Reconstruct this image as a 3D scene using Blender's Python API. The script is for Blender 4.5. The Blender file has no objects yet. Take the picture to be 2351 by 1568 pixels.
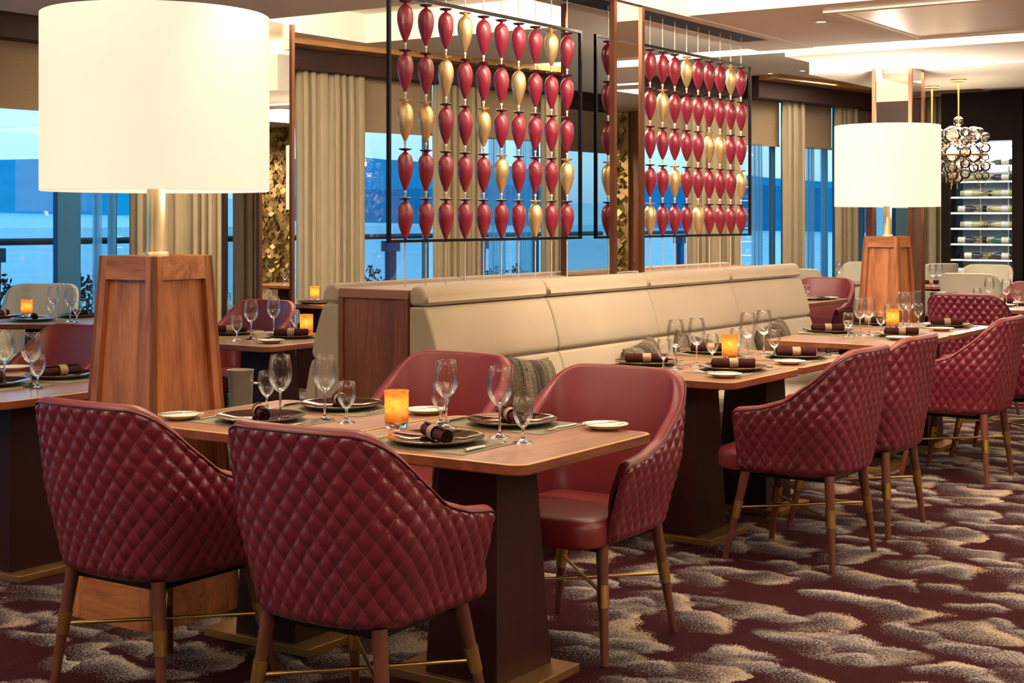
import bpy, bmesh, math, random
import numpy as np
from mathutils import Vector, Matrix
random.seed(7); np.random.seed(7)
SC = bpy.context.scene; COL = SC.collection
PI = math.pi; R = math.radians
# ---------------------------------------------------------------- camera, world, exposure
# room frame: U = along the banquette (world +Y), V = towards the windows (world -X)
F = 3400.0; HZ = 505.0; EYE = 1.44; YAW = 33.8
cs, sn = math.cos(R(YAW)), math.sin(R(YAW))
cam_d = bpy.data.cameras.new('camera'); cam = bpy.data.objects.new('camera', cam_d); COL.objects.link(cam)
cam.location = (0, 0, EYE); cam.rotation_euler = (PI/2, 0, R(YAW))
cam_d.sensor_width = 36; cam_d.lens = 36*F/2351; cam_d.shift_y = -(784-HZ)/2351
cam_d.clip_start = .05; cam_d.clip_end = 20000
SC.camera = cam
vs = SC.view_settings; vs.view_transform = 'Standard'; vs.look = 'None'; vs.gamma = 1; vs.use_curve_mapping = False
vs.exposure = 0.14
SC.cycles.use_denoising = True; SC.cycles.max_bounces = 10; SC.cycles.transparent_max_bounces = 24
SC.cycles.transmission_bounces = 8; SC.cycles.glossy_bounces = 5; SC.cycles.diffuse_bounces = 4
SC.cycles.caustics_reflective = False; SC.cycles.caustics_refractive = False; SC.cycles.sample_clamp_indirect = 6
SC.cycles.use_light_tree = True
def P(px, py, z):
    d = F*(EYE-z)/(py-HZ); x = (px-1175)*d/F
    return (x*sn+d*cs, -x*cs+d*sn)
def W(U, V, z=0): return Vector((-V, U, z))
def D(px, d):        # point at camera depth d in picture column px
    x = (px-1175)*d/F
    return (x*sn+d*cs, -x*cs+d*sn)

wd = bpy.data.worlds.new('dusk_sky'); SC.world = wd; wd.use_nodes = True
nt = wd.node_tree; nt.nodes.clear()
def N(nt, t, **kw):
    n = nt.nodes.new(t)
    for k, v in kw.items():
        if k.startswith('i_'):
            n.inputs[k[2:].replace('_', ' ')].default_value = v
        else: setattr(n, k, v)
    return n
def ramp(nt, stops, interp='LINEAR'):
    n = nt.nodes.new('ShaderNodeValToRGB'); cr = n.color_ramp; cr.interpolation = interp
    while len(cr.elements) < len(stops): cr.elements.new(.5)
    for e, (p, c) in zip(cr.elements, stops):
        e.position = p; e.color = (*c, 1) if len(c) == 3 else c
    return n
def srgb(r, g, b):
    f = lambda c: c/12.92 if c <= .04045 else ((c+.055)/1.055)**2.4
    return (f(r/255), f(g/255), f(b/255))
tc = N(nt, 'ShaderNodeTexCoord'); sp = N(nt, 'ShaderNodeSeparateXYZ'); nt.links.new(tc.outputs['Generated'], sp.inputs[0])
mp = N(nt, 'ShaderNodeMapping'); mp.inputs['Scale'].default_value = (3, 3, 16); nt.links.new(tc.outputs['Generated'], mp.inputs[0])
nz = N(nt, 'ShaderNodeTexNoise', i_Scale=1.2, i_Detail=4.0); nt.links.new(mp.outputs[0], nz.inputs[0])
r1 = ramp(nt, [(0, srgb(90, 160, 215)), (.03, srgb(150, 205, 235)), (.07, srgb(165, 222, 244)), (.12, srgb(105, 190, 230)), (.5, srgb(80, 165, 215)), (1, srgb(60, 140, 200))])
nt.links.new(sp.outputs['Z'], r1.inputs[0])
r2 = ramp(nt, [(.48, (0, 0, 0)), (.75, (1, 1, 1))]); nt.links.new(nz.outputs[0], r2.inputs[0])
mx = N(nt, 'ShaderNodeMixRGB', blend_type='MIX'); nt.links.new(r1.outputs[0], mx.inputs[1]); mx.inputs[2].default_value = (*srgb(185, 222, 238), 1)
mf = N(nt, 'ShaderNodeMath', operation='MULTIPLY'); mf.inputs[1].default_value = .6; nt.links.new(r2.outputs[0], mf.inputs[0]); nt.links.new(mf.outputs[0], mx.inputs[0])
bg = N(nt, 'ShaderNodeBackground'); bg.inputs[1].default_value = 1.65; nt.links.new(mx.outputs[0], bg.inputs[0])
wo = N(nt, 'ShaderNodeOutputWorld'); nt.links.new(bg.outputs[0], wo.inputs[0])

WARM = (1, .85, .66)
def area(U, V, z, su, sv, power, rot=(0, 0, 0), color=WARM, name='ceiling_fill', spread=180):
    l = bpy.data.lights.new(name, 'AREA'); l.shape = 'RECTANGLE'; l.size = sv; l.size_y = su; l.energy = power; l.color = color
    l.spread = R(spread)
    o = bpy.data.objects.new(name, l); COL.objects.link(o); o.location = W(U, V, z); o.rotation_euler = rot
    return o
def spot(U, V, z, power, ang=80, blend=.6, color=WARM, tilt=(0, 0), rad=.05):
    l = bpy.data.lights.new('downlight_beam', 'SPOT'); l.energy = power; l.color = color; l.spot_size = R(ang); l.spot_blend = blend
    l.shadow_soft_size = rad
    o = bpy.data.objects.new('downlight_beam', l); COL.objects.link(o); o.location = W(U, V, z); o.rotation_euler = (R(tilt[0]), R(tilt[1]), 0)
    return o
# added area lights just under the ceiling, soft fill for the room
area(1.2, 1.6, 2.65, 2.2, 2.2, 30); area(1.0, 4.8, 2.79, 2.0, 1.6, 15); area(4.6, .3, 2.65, 1.8, 1.4, 22)
area(8.6, -2.2, 2.65, 1.2, 1.2, 20); area(13.4, 1.8, 2.69, 2.0, 1.6, 28)
area(13.9, 4.2, 2.69, 1.6, 1.0, 40); area(9.0, 6.4, 3.20, 1.5, 1.2, 50); area(15.5, 6.0, 3.0, 1.5, 1.0, 35)
for (u, v, e) in [(3.85, 2.7, 70), (3.85, 3.5, 50), (6.1, 3.1, 50), (6.9, 3.1, 40), (8.3, 3.1, 50), (9.3, 3.1, 40),
                  (3.85, 5.2, 40), (6.4, 6.0, 40), (12.0, 5.1, 40), (11.8, 3.0, 40), (6.9, 8.4, 20), (2.6, 1.0, 60), (5.6, 1.0, 50), (8.4, 1.0, 40)]:
    spot(u, v, 2.64 if v < 4.4 else 2.78, e)
# cove lights: strips on the hidden edges of the dropped ceiling planes
RU = (PI/2, 0, 0)      # shines along +U
area(7.46, 6.3, 3.12, .16, 3.4, 150, rot=RU, name='cove_glow'); area(12.79, 6.5, 3.12, .10, 3.8, 45, rot=RU, name='cove_glow')
area(5.56, 2.2, 2.86, .16, 3.4, 110, rot=RU, name='cove_glow'); area(9.89, .6, 2.73, .06, 6.6, 60, rot=RU, name='cove_glow'); area(11.58, .8, 2.74, .06, 6.8, 90, rot=RU, name='cove_glow')
for (u, v, su, sv, z, e) in ((8.9, 6.5, .8, 3.6, 3.06, 60), (6.7, 2.3, .8, 3.2, 2.72, 60), (10.1, 1.2, .3, 5.5, 2.70, 40), (11.83, 1.2, .3, 6, 2.70, 50)):
    area(u, v, z, su, sv, e, rot=(PI, 0, 0), name='cove_glow')

# ---------------------------------------------------------------- materials
MATS = {}
def pmat(name, col, rough=.5, metal=0, spec=.5, var=.0, vscale=8, bump=0, bscale=200, coat=0, trans=0, ior=1.45, emit=None, estr=0, sheen=0, vec='Object', stretch=(1, 1, 1), alpha=None):
    m = bpy.data.materials.new(name); m.use_nodes = True; nt = m.node_tree; b = nt.nodes['Principled BSDF']
    b.inputs['Base Color'].default_value = (*col, 1); b.inputs['Roughness'].default_value = rough; b.inputs['Metallic'].default_value = metal
    b.inputs['Specular IOR Level'].default_value = spec; b.inputs['IOR'].default_value = ior
    b.inputs['Coat Weight'].default_value = coat; b.inputs['Coat Roughness'].default_value = .08
    b.inputs['Transmission Weight'].default_value = trans; b.inputs['Sheen Weight'].default_value = sheen
    if emit: b.inputs['Emission Color'].default_value = (*emit, 1); b.inputs['Emission Strength'].default_value = estr
    tc = N(nt, 'ShaderNodeTexCoord'); mp = N(nt, 'ShaderNodeMapping'); mp.inputs['Scale'].default_value = stretch
    nt.links.new(tc.outputs[vec], mp.inputs[0])
    if var > 0:
        nz = N(nt, 'ShaderNodeTexNoise', i_Scale=vscale, i_Detail=4.0); nt.links.new(mp.outputs[0], nz.inputs[0])
        lo = tuple(c*(1-var) for c in col); hi = tuple(min(1, c*(1+var)) for c in col)
        rp = ramp(nt, [(.3, lo), (.7, hi)]); nt.links.new(nz.outputs[0], rp.inputs[0]); nt.links.new(rp.outputs[0], b.inputs['Base Color'])
    if bump > 0:
        nb = N(nt, 'ShaderNodeTexNoise', i_Scale=bscale, i_Detail=2.0); nt.links.new(mp.outputs[0], nb.inputs[0])
        bp = N(nt, 'ShaderNodeBump'); bp.inputs['Strength'].default_value = bump; bp.inputs['Distance'].default_value = .002
        nt.links.new(nb.outputs[0], bp.inputs['Height']); nt.links.new(bp.outputs[0], b.inputs['Normal'])
    MATS[name] = m
    return m
def wood(name, c1, c2, rough=.35, axis='Z', sc=1.0, coat=.2, dark=None):
    m = bpy.data.materials.new(name); m.use_nodes = True; nt = m.node_tree; b = nt.nodes['Principled BSDF']
    tc = N(nt, 'ShaderNodeTexCoord'); mp = N(nt, 'ShaderNodeMapping')
    s = {'Z': (9, 9, .9), 'Y': (9, .9, 9), 'X': (.9, 9, 9)}[axis]; mp.inputs['Scale'].default_value = tuple(q*sc for q in s)
    nt.links.new(tc.outputs['Object'], mp.inputs[0])
    n1 = N(nt, 'ShaderNodeTexNoise', i_Scale=1.6, i_Detail=6.0, i_Roughness=.6, i_Distortion=.7); nt.links.new(mp.outputs[0], n1.inputs[0])
    mp2 = N(nt, 'ShaderNodeMapping'); mp2.inputs['Scale'].default_value = tuple(q*sc*7 for q in s); nt.links.new(tc.outputs['Object'], mp2.inputs[0])
    n2 = N(nt, 'ShaderNodeTexNoise', i_Scale=1.5, i_Detail=3.0); nt.links.new(mp2.outputs[0], n2.inputs[0])
    ad = N(nt, 'ShaderNodeMath', operation='MULTIPLY_ADD'); ad.inputs[1].default_value = .35; nt.links.new(n2.outputs[0], ad.inputs[0]); nt.links.new(n1.outputs[0], ad.inputs[2])
    rp = ramp(nt, [(.45, c1), (.66, tuple((a+b_)/2 for a, b_ in zip(c1, c2))), (.85, c2)]); nt.links.new(ad.outputs[0], rp.inputs[0])
    nt.links.new(rp.outputs[0], b.inputs['Base Color'])
    b.inputs['Roughness'].default_value = rough; b.inputs['Coat Weight'].default_value = coat; b.inputs['Coat Roughness'].default_value = .2
    MATS[name] = m; return m
def thin_glass(name, tint=(1, 1, 1), refl=1.0, base=.03, rough=0.0):
    m = bpy.data.materials.new(name); m.use_nodes = True; nt = m.node_tree; nt.nodes.clear()
    t = N(nt, 'ShaderNodeBsdfTransparent'); t.inputs[0].default_value = (*tint, 1)
    g = N(nt, 'ShaderNodeBsdfGlossy'); g.inputs['Roughness'].default_value = rough
    lw = N(nt, 'ShaderNodeLayerWeight'); lw.inputs[0].default_value = .35
    mm = N(nt, 'ShaderNodeMath', operation='MULTIPLY_ADD'); mm.inputs[1].default_value = refl*.9; mm.inputs[2].default_value = base; mm.use_clamp = True
    nt.links.new(lw.outputs['Fresnel'], mm.inputs[0])
    ms = N(nt, 'ShaderNodeMixShader'); nt.links.new(mm.outputs[0], ms.inputs[0]); nt.links.new(t.outputs[0], ms.inputs[1]); nt.links.new(g.outputs[0], ms.inputs[2])
    o = N(nt, 'ShaderNodeOutputMaterial'); nt.links.new(ms.outputs[0], o.inputs[0]); MATS[name] = m; return m

pmat('leather', (.205, .012, .024), .34, var=.12, vscale=3, bump=.12, bscale=350, spec=.55)
pmat("leather_smooth", (.18, .018, .020), .38, var=.1, vscale=2, bump=.08, bscale=400, spec=.6)
pmat('piping_leather', (.12, .008, .014), .4)
# quilted leather with stitching read from the seam UVs
def quilt_mat():
    m = bpy.data.materials.new('leather_quilted'); m.use_nodes = True; nt = m.node_tree; b = nt.nodes['Principled BSDF']
    uv = N(nt, 'ShaderNodeUVMap', uv_map='quilt'); sp = N(nt, 'ShaderNodeSeparateXYZ'); nt.links.new(uv.outputs[0], sp.inputs[0])
    outs = []
    for a, c in ((0, 1), (1, 0)):
        fr = N(nt, 'ShaderNodeMath', operation='FRACT'); nt.links.new(sp.outputs[a], fr.inputs[0])
        s1 = N(nt, 'ShaderNodeMath', operation='SUBTRACT'); nt.links.new(fr.outputs[0], s1.inputs[0]); s1.inputs[1].default_value = .5
        ab = N(nt, 'ShaderNodeMath', operation='ABSOLUTE'); nt.links.new(s1.outputs[0], ab.inputs[0])
        gt = N(nt, 'ShaderNodeMath', operation='GREATER_THAN'); nt.links.new(ab.outputs[0], gt.inputs[0]); gt.inputs[1].default_value = .474
        ml = N(nt, 'ShaderNodeMath', operation='MULTIPLY'); ml.inputs[1].default_value = 9; nt.links.new(sp.outputs[c], ml.inputs[0])
        f2 = N(nt, 'ShaderNodeMath', operation='FRACT'); nt.links.new(ml.outputs[0], f2.inputs[0])
        lt = N(nt, 'ShaderNodeMath', operation='LESS_THAN'); lt.inputs[1].default_value = .62; nt.links.new(f2.outputs[0], lt.inputs[0])
        mu = N(nt, 'ShaderNodeMath', operation='MULTIPLY'); nt.links.new(gt.outputs[0], mu.inputs[0]); nt.links.new(lt.outputs[0], mu.inputs[1]); outs.append(mu)
    mxx = N(nt, 'ShaderNodeMath', operation='MAXIMUM'); nt.links.new(outs[0].outputs[0], mxx.inputs[0]); nt.links.new(outs[1].outputs[0], mxx.inputs[1])
    tc = N(nt, 'ShaderNodeTexCoord'); nz = N(nt, 'ShaderNodeTexNoise', i_Scale=3.0, i_Detail=3.0); nt.links.new(tc.outputs['Object'], nz.inputs[0])
    rp = ramp(nt, [(.3, (.118, .005, .016)), (.7, (.148, .007, .020))]); nt.links.new(nz.outputs[0], rp.inputs[0])
    mc = N(nt, 'ShaderNodeMixRGB'); nt.links.new(mxx.outputs[0], mc.inputs[0]); nt.links.new(rp.outputs[0], mc.inputs[1]); mc.inputs[2].default_value = (.30, .075, .085, 1)
    nt.links.new(mc.outputs[0], b.inputs['Base Color']); b.inputs['Roughness'].default_value = .30; b.inputs['Specular IOR Level'].default_value = .75
    nb = N(nt, 'ShaderNodeTexNoise', i_Scale=400.0, i_Detail=2.0); nt.links.new(tc.outputs['Object'], nb.inputs[0])
    bp = N(nt, 'ShaderNodeBump'); bp.inputs['Strength'].default_value = .12; bp.inputs['Distance'].default_value = .002
    nt.links.new(nb.outputs[0], bp.inputs['Height']); nt.links.new(bp.outputs[0], b.inputs['Normal'])
    MATS['quilt'] = m
quilt_mat()
pmat('beige', srgb(174, 156, 132), .85, var=.06, vscale=3, bump=.25, bscale=500, sheen=.4, spec=.2)
pmat('beige_fabric', srgb(196, 186, 166), .9, var=.05, vscale=4, bump=.4, bscale=350, spec=.15)
pmat('curtain', srgb(164, 148, 120), .95, var=.08, vscale=30, stretch=(1, 1, .15), bump=.3, bscale=250, spec=.1)
pmat('blind', srgb(150, 128, 104), .95, var=.04, vscale=60, stretch=(.1, .1, 1), spec=.1)
pmat('leg_wood', srgb(96, 52, 38), .38, var=.25, vscale=25, stretch=(1, 1, .1), coat=.2)
pmat('brass', srgb(196, 160, 96), .32, metal=1, var=.05, vscale=40)
pmat('gold_plate', srgb(176, 134, 84), .42, metal=.85, var=.05, vscale=20)
pmat('inlay', srgb(220, 175, 115), .35, metal=.3)
wood('lamp_wood', srgb(126, 66, 34), srgb(196, 124, 76), .32, 'Z', 1.0)
wood('lamp_wood_h', srgb(126, 66, 34), srgb(196, 124, 76), .32, 'X', 1.0)
pmat('console_top', srgb(150, 106, 84), .5, var=.08, vscale=6, stretch=(4, .4, 4))
wood('panel_wood', srgb(88, 42, 24), srgb(146, 86, 56), .4, 'Z', .9)
wood('beam_wood', srgb(34, 14, 8), srgb(60, 28, 15), .65, 'Y', .4, coat=0)
wood('gold_wood', srgb(140, 98, 52), srgb(196, 146, 88), .4, 'Y', .5)
wood('table_wood', srgb(138, 92, 68), srgb(172, 124, 96), .34, 'Y', .8, coat=.35)
wood('edge_wood', srgb(96, 46, 26), srgb(150, 82, 52), .35, 'Y', .8)
pmat('base_wood', srgb(44, 12, 10), .5, var=.2, vscale=12, stretch=(1, 1, .12), spec=.3)
pmat('trim_bronze', srgb(120, 78, 58), .3, metal=.7)
pmat('mirror', (.80, .78, .74), .0, metal=1, var=.01, vscale=.5)
pmat('ceiling_paint', srgb(243, 236, 224), .9, var=.015, vscale=.6, spec=.2)
pmat('dark_slot', srgb(52, 38, 32), .5, var=.2, vscale=6, stretch=(1, 14, 1))
pmat('black_steel', (.012, .012, .013), .28, metal=.6, var=.1, vscale=9)
pmat('cord_steel', srgb(215, 210, 200), .4, metal=.2, var=.02)
pmat('shade', srgb(190, 184, 172), .9, emit=(1.0, .85, .63), estr=.66, var=.01, vscale=120, bump=.1, bscale=600)
pmat('stem_brass', srgb(240, 218, 172), .36, metal=.9, var=.02)
pmat('orn_red', (.26, .012, .036), .33, spec=.9, coat=.35, var=.25, vscale=7)
pmat('orn_dark', (.10, .006, .014), .25, spec=.7, coat=.3, var=.1)
pmat('orn_gold', (.90, .66, .32), .36, metal=.8, var=.07, vscale=22, stretch=(1, 1, .3))
pmat('plate_dark', srgb(96, 58, 42), .07, metal=.85, var=.05, spec=.8)
pmat('plate_rim', srgb(210, 180, 140), .15, metal=.9, var=.02)
pmat('plate_under', srgb(150, 150, 135), .3, metal=.2, var=.02)
pmat('porcelain', srgb(238, 226, 206), .2, coat=.4, var=.01)
pmat('napkin', srgb(62, 30, 28), .9, var=.15, vscale=60, bump=.5, bscale=300, spec=.1)
pmat('ring', srgb(158, 128, 96), .5, metal=.2, var=.2, vscale=80, stretch=(1, 1, 1))
pmat('placemat', srgb(126, 116, 92), .8, var=.12, vscale=180, bump=.3, bscale=400)
pmat('silver', srgb(200, 195, 185), .16, metal=1, var=.02)
pmat('steel', srgb(215, 208, 195), .35, metal=.75, var=.04, vscale=30, stretch=(1, 1, .1))
pmat('glass', (1, 1, 1), .0, trans=1, ior=1.45, var=.005)
pmat('stem_glass', (1, 1, 1), .02, trans=1, ior=1.45, emit=None, var=.005)
thin_glass('bowl_glass', (.99, .985, .98), .8, .03)
thin_glass('window_glass', (.95, .97, .99), .25, .01)
thin_glass('rail_glass', (.9, .95, .97), .3, .02)
thin_glass('globe_glass', (1, .95, .88), 1.1, .10, rough=.07)
def amber():
    m = bpy.data.materials.new('amber_glass'); m.use_nodes = True; nt = m.node_tree; nt.nodes.clear(); L = nt.links.new
    t = N(nt, 'ShaderNodeBsdfTransparent'); t.inputs[0].default_value = (1, .80, .50, 1)
    tl = N(nt, 'ShaderNodeBsdfTranslucent'); tl.inputs[0].default_value = (.60, .34, .13, 1)
    g = N(nt, 'ShaderNodeBsdfPrincipled'); g.inputs['Base Color'].default_value = (.55, .27, .08, 1); g.inputs['Roughness'].default_value = .2
    tc = N(nt, 'ShaderNodeTexCoord'); nz = N(nt, 'ShaderNodeTexNoise', i_Scale=70.0); L(tc.outputs['Object'], nz.inputs[0])
    rp = ramp(nt, [(.3, (.50, .50, .50)), (.7, (.72, .72, .72))]); L(nz.outputs[0], rp.inputs[0])
    a = N(nt, 'ShaderNodeMixShader'); a.inputs[0].default_value = .93; L(t.outputs[0], a.inputs[1]); L(tl.outputs[0], a.inputs[2])
    cr = ramp(nt, [(.3, (.62, .33, .10)), (.7, (.95, .60, .26))]); L(nz.outputs[0], cr.inputs[0]); L(cr.outputs[0], tl.inputs[0])
    b = N(nt, 'ShaderNodeMixShader'); b.inputs[0].default_value = .22; L(a.outputs[0], b.inputs[1]); L(g.outputs[0], b.inputs[2])
    o = N(nt, 'ShaderNodeOutputMaterial'); L(b.outputs[0], o.inputs[0]); MATS['amber_glass'] = m
amber()
pmat('flame', (1, .8, .5), .5, emit=(1, .70, .36), estr=140)
pmat('bulb', (1, .9, .8), .5, emit=(1, .84, .6), estr=14)
pmat('cove_led', (1, .9, .8), .5, emit=(1, .88, .68), estr=2.6)
pmat('led_white', (1, 1, 1), .5, emit=(.95, .98, 1), estr=7.0)
pmat('cabinet_back', srgb(222, 228, 232), .4, metal=.0, var=.1, vscale=3)
pmat('wine_dark', (.012, .016, .012), .1, coat=.5); pmat('wine_green', (.03, .12, .05), .1, coat=.5); pmat('wine_pale', srgb(196, 190, 130), .12, coat=.5)
pmat('paper', srgb(236, 232, 220), .7, var=.03); pmat('foil', srgb(150, 120, 50), .3, metal=.6)
pmat('sculpt_gold', srgb(176, 146, 92), .4, metal=.6, var=.35, vscale=5)
pmat('wall_beige', srgb(190, 172, 140), .8, var=.04)
pmat('deck', srgb(90, 110, 130), .8, var=.1)
pmat('water', (.55, .85, .95), .25, var=.10, vscale=.02, stretch=(1, 1, 1), spec=.3)
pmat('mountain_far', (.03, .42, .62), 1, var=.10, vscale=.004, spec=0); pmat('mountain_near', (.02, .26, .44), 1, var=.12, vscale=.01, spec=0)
pmat('rail_dark', srgb(30, 45, 62), .4); pmat('post_paint', srgb(50, 92, 130), .5)
pmat('mullion_blue', (.02, .14, .30), .6)
pmat('frame_blue', srgb(66, 112, 146), .5); pmat('leaf', srgb(24, 48, 40), .6, var=.3, vscale=12)
def sheer_mat():
    m = bpy.data.materials.new('sheer'); m.use_nodes = True; nt = m.node_tree; nt.nodes.clear()
    t = N(nt, 'ShaderNodeBsdfTransparent'); d = N(nt, 'ShaderNodeBsdfTranslucent'); d.inputs[0].default_value = (*srgb(190, 225, 240), 1)
    ms = N(nt, 'ShaderNodeMixShader'); ms.inputs[0].default_value = .35; nt.links.new(t.outputs[0], ms.inputs[1]); nt.links.new(d.outputs[0], ms.inputs[2])
    o = N(nt, 'ShaderNodeOutputMaterial'); nt.links.new(ms.outputs[0], o.inputs[0]); MATS['sheer'] = m
sheer_mat()
def cushion_mat():
    m = bpy.data.materials.new('cushion'); m.use_nodes = True; nt = m.node_tree; b = nt.nodes['Principled BSDF']
    tc = N(nt, 'ShaderNodeTexCoord'); mp = N(nt, 'ShaderNodeMapping'); mp.inputs['Scale'].default_value = (14, 1.2, 1.2); nt.links.new(tc.outputs['Object'], mp.inputs[0])
    n1 = N(nt, 'ShaderNodeTexNoise', i_Scale=1.6, i_Detail=3.0, i_Distortion=.4); nt.links.new(mp.outputs[0], n1.inputs[0])
    n2 = N(nt, 'ShaderNodeTexNoise', i_Scale=260.0, i_Detail=1.0); nt.links.new(tc.outputs['Object'], n2.inputs[0])
    ad = N(nt, 'ShaderNodeMath', operation='MULTIPLY_ADD'); ad.inputs[1].default_value = .5; nt.links.new(n2.outputs[0], ad.inputs[0]); nt.links.new(n1.outputs[0], ad.inputs[2])
    rp = ramp(nt, [(.62, srgb(22, 14, 12)), (.72, srgb(50, 40, 33)), (.76, srgb(132, 116, 92)), (.79, srgb(58, 28, 28)), (.86, srgb(92, 82, 64)), (.90, srgb(170, 155, 130)), (.94, srgb(36, 24, 20))])
    nt.links.new(ad.outputs[0], rp.inputs[0]); nt.links.new(rp.outputs[0], b.inputs['Base Color']); b.inputs['Roughness'].default_value = .9
    MATS['cushion'] = m
cushion_mat()
def carpet_mat():
    m = bpy.data.materials.new('carpet'); m.use_nodes = True; nt = m.node_tree; b = nt.nodes['Principled BSDF']; L = nt.links.new
    tc = N(nt, 'ShaderNodeTexCoord')
    nw = N(nt, 'ShaderNodeTexNoise', i_Scale=3.0, i_Detail=3.0); L(tc.outputs['Object'], nw.inputs[0])
    vm = N(nt, 'ShaderNodeMixRGB', blend_type='LINEAR_LIGHT'); vm.inputs[0].default_value = .22; L(tc.outputs['Object'], vm.inputs[1]); L(nw.outputs['Color'], vm.inputs[2])
    fine = N(nt, 'ShaderNodeTexNoise', i_Scale=115.0, i_Detail=2.0); L(tc.outputs['Object'], fine.inputs[0])
    def M(op, a, b2=None, c=None):
        n = N(nt, 'ShaderNodeMath', operation=op)
        for i, q in enumerate((a, b2, c)):
            if q is None: continue
            if isinstance(q, (int, float)): n.inputs[i].default_value = q
            else: L(q, n.inputs[i])
        return n.outputs[0]
    fz = M('SUBTRACT', fine.outputs[0], .5)
    bigz = N(nt, 'ShaderNodeTexNoise', i_Scale=1.7, i_Detail=1.0); L(tc.outputs['Object'], bigz.inputs[0]); bz = M('SUBTRACT', bigz.outputs[0], .5)
    def layer(scale, off, ang, rim):
        mp = N(nt, 'ShaderNodeMapping'); mp.inputs['Location'].default_value = off; mp.inputs['Rotation'].default_value = (0, 0, ang); mp.inputs['Scale'].default_value = (scale, scale*1.15, 0); L(vm.outputs[0], mp.inputs[0])
        v = N(nt, 'ShaderNodeTexVoronoi', feature='F1', voronoi_dimensions='2D', i_Scale=1.0); v.inputs['Randomness'].default_value = .9; L(mp.outputs[0], v.inputs[0])
        df = N(nt, 'ShaderNodeVectorMath', operation='SUBTRACT'); L(mp.outputs[0], df.inputs[0]); L(v.outputs['Position'], df.inputs[1])
        dt = N(nt, 'ShaderNodeVectorMath', operation='DOT_PRODUCT'); L(df.outputs[0], dt.inputs[0]); dt.inputs[1].default_value = (.55, .85, 0)
        side = M('MULTIPLY_ADD', dt.outputs['Value'], 1.25, .5)                    # 0..1 across the blob
        inside = M('SUBTRACT', M('MULTIPLY_ADD', bz, .75 if rim > .42 else -.6, rim), M('MULTIPLY_ADD', fz, .5, v.outputs['Distance']))
        mask = M('MULTIPLY', M('GREATER_THAN', inside, 0), M('GREATER_THAN', M('MULTIPLY_ADD', fz, 2.0, side), .38))
        tone = M('MULTIPLY_ADD', fz, 1.9, M('MULTIPLY', side, M('MULTIPLY_ADD', v.outputs['Distance'], 1.2, .45)))
        return mask, tone, v
    m1, t1, v1 = layer(2.7, (0, 0, 0), .3, .43); m2, t2, v2 = layer(3.5, (3.3, 1.7, 0), -.4, .36)
    red = ramp(nt, [(.38, srgb(30, 6, 10)), (.55, srgb(54, 11, 16)), (.7, srgb(38, 14, 18))]); L(fine.outputs[0], red.inputs[0])
    g1 = ramp(nt, [(.18, srgb(46, 26, 30)), (.42, srgb(82, 68, 68)), (.60, srgb(112, 102, 96)), (.9, srgb(168, 146, 124))]); L(t1, g1.inputs[0])
    g2 = ramp(nt, [(.18, srgb(50, 34, 38)), (.42, srgb(90, 80, 84)), (.62, srgb(132, 124, 122)), (.9, srgb(178, 160, 142))]); L(t2, g2.inputs[0])
    a1 = N(nt, 'ShaderNodeMixRGB'); L(m1, a1.inputs[0]); L(red.outputs[0], a1.inputs[1]); L(g1.outputs[0], a1.inputs[2])
    a2 = N(nt, 'ShaderNodeMixRGB'); L(m2, a2.inputs[0]); L(a1.outputs[0], a2.inputs[1]); L(g2.outputs[0], a2.inputs[2])
    L(a2.outputs[0], b.inputs['Base Color']); b.inputs['Roughness'].default_value = .95; b.inputs['Specular IOR Level'].default_value = .1
    bp = N(nt, 'ShaderNodeBump'); bp.inputs['Strength'].default_value = .4; bp.inputs['Distance'].default_value = .004; L(fine.outputs[0], bp.inputs['Height']); L(bp.outputs[0], b.inputs['Normal'])
    MATS['carpet'] = m
carpet_mat()

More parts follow.
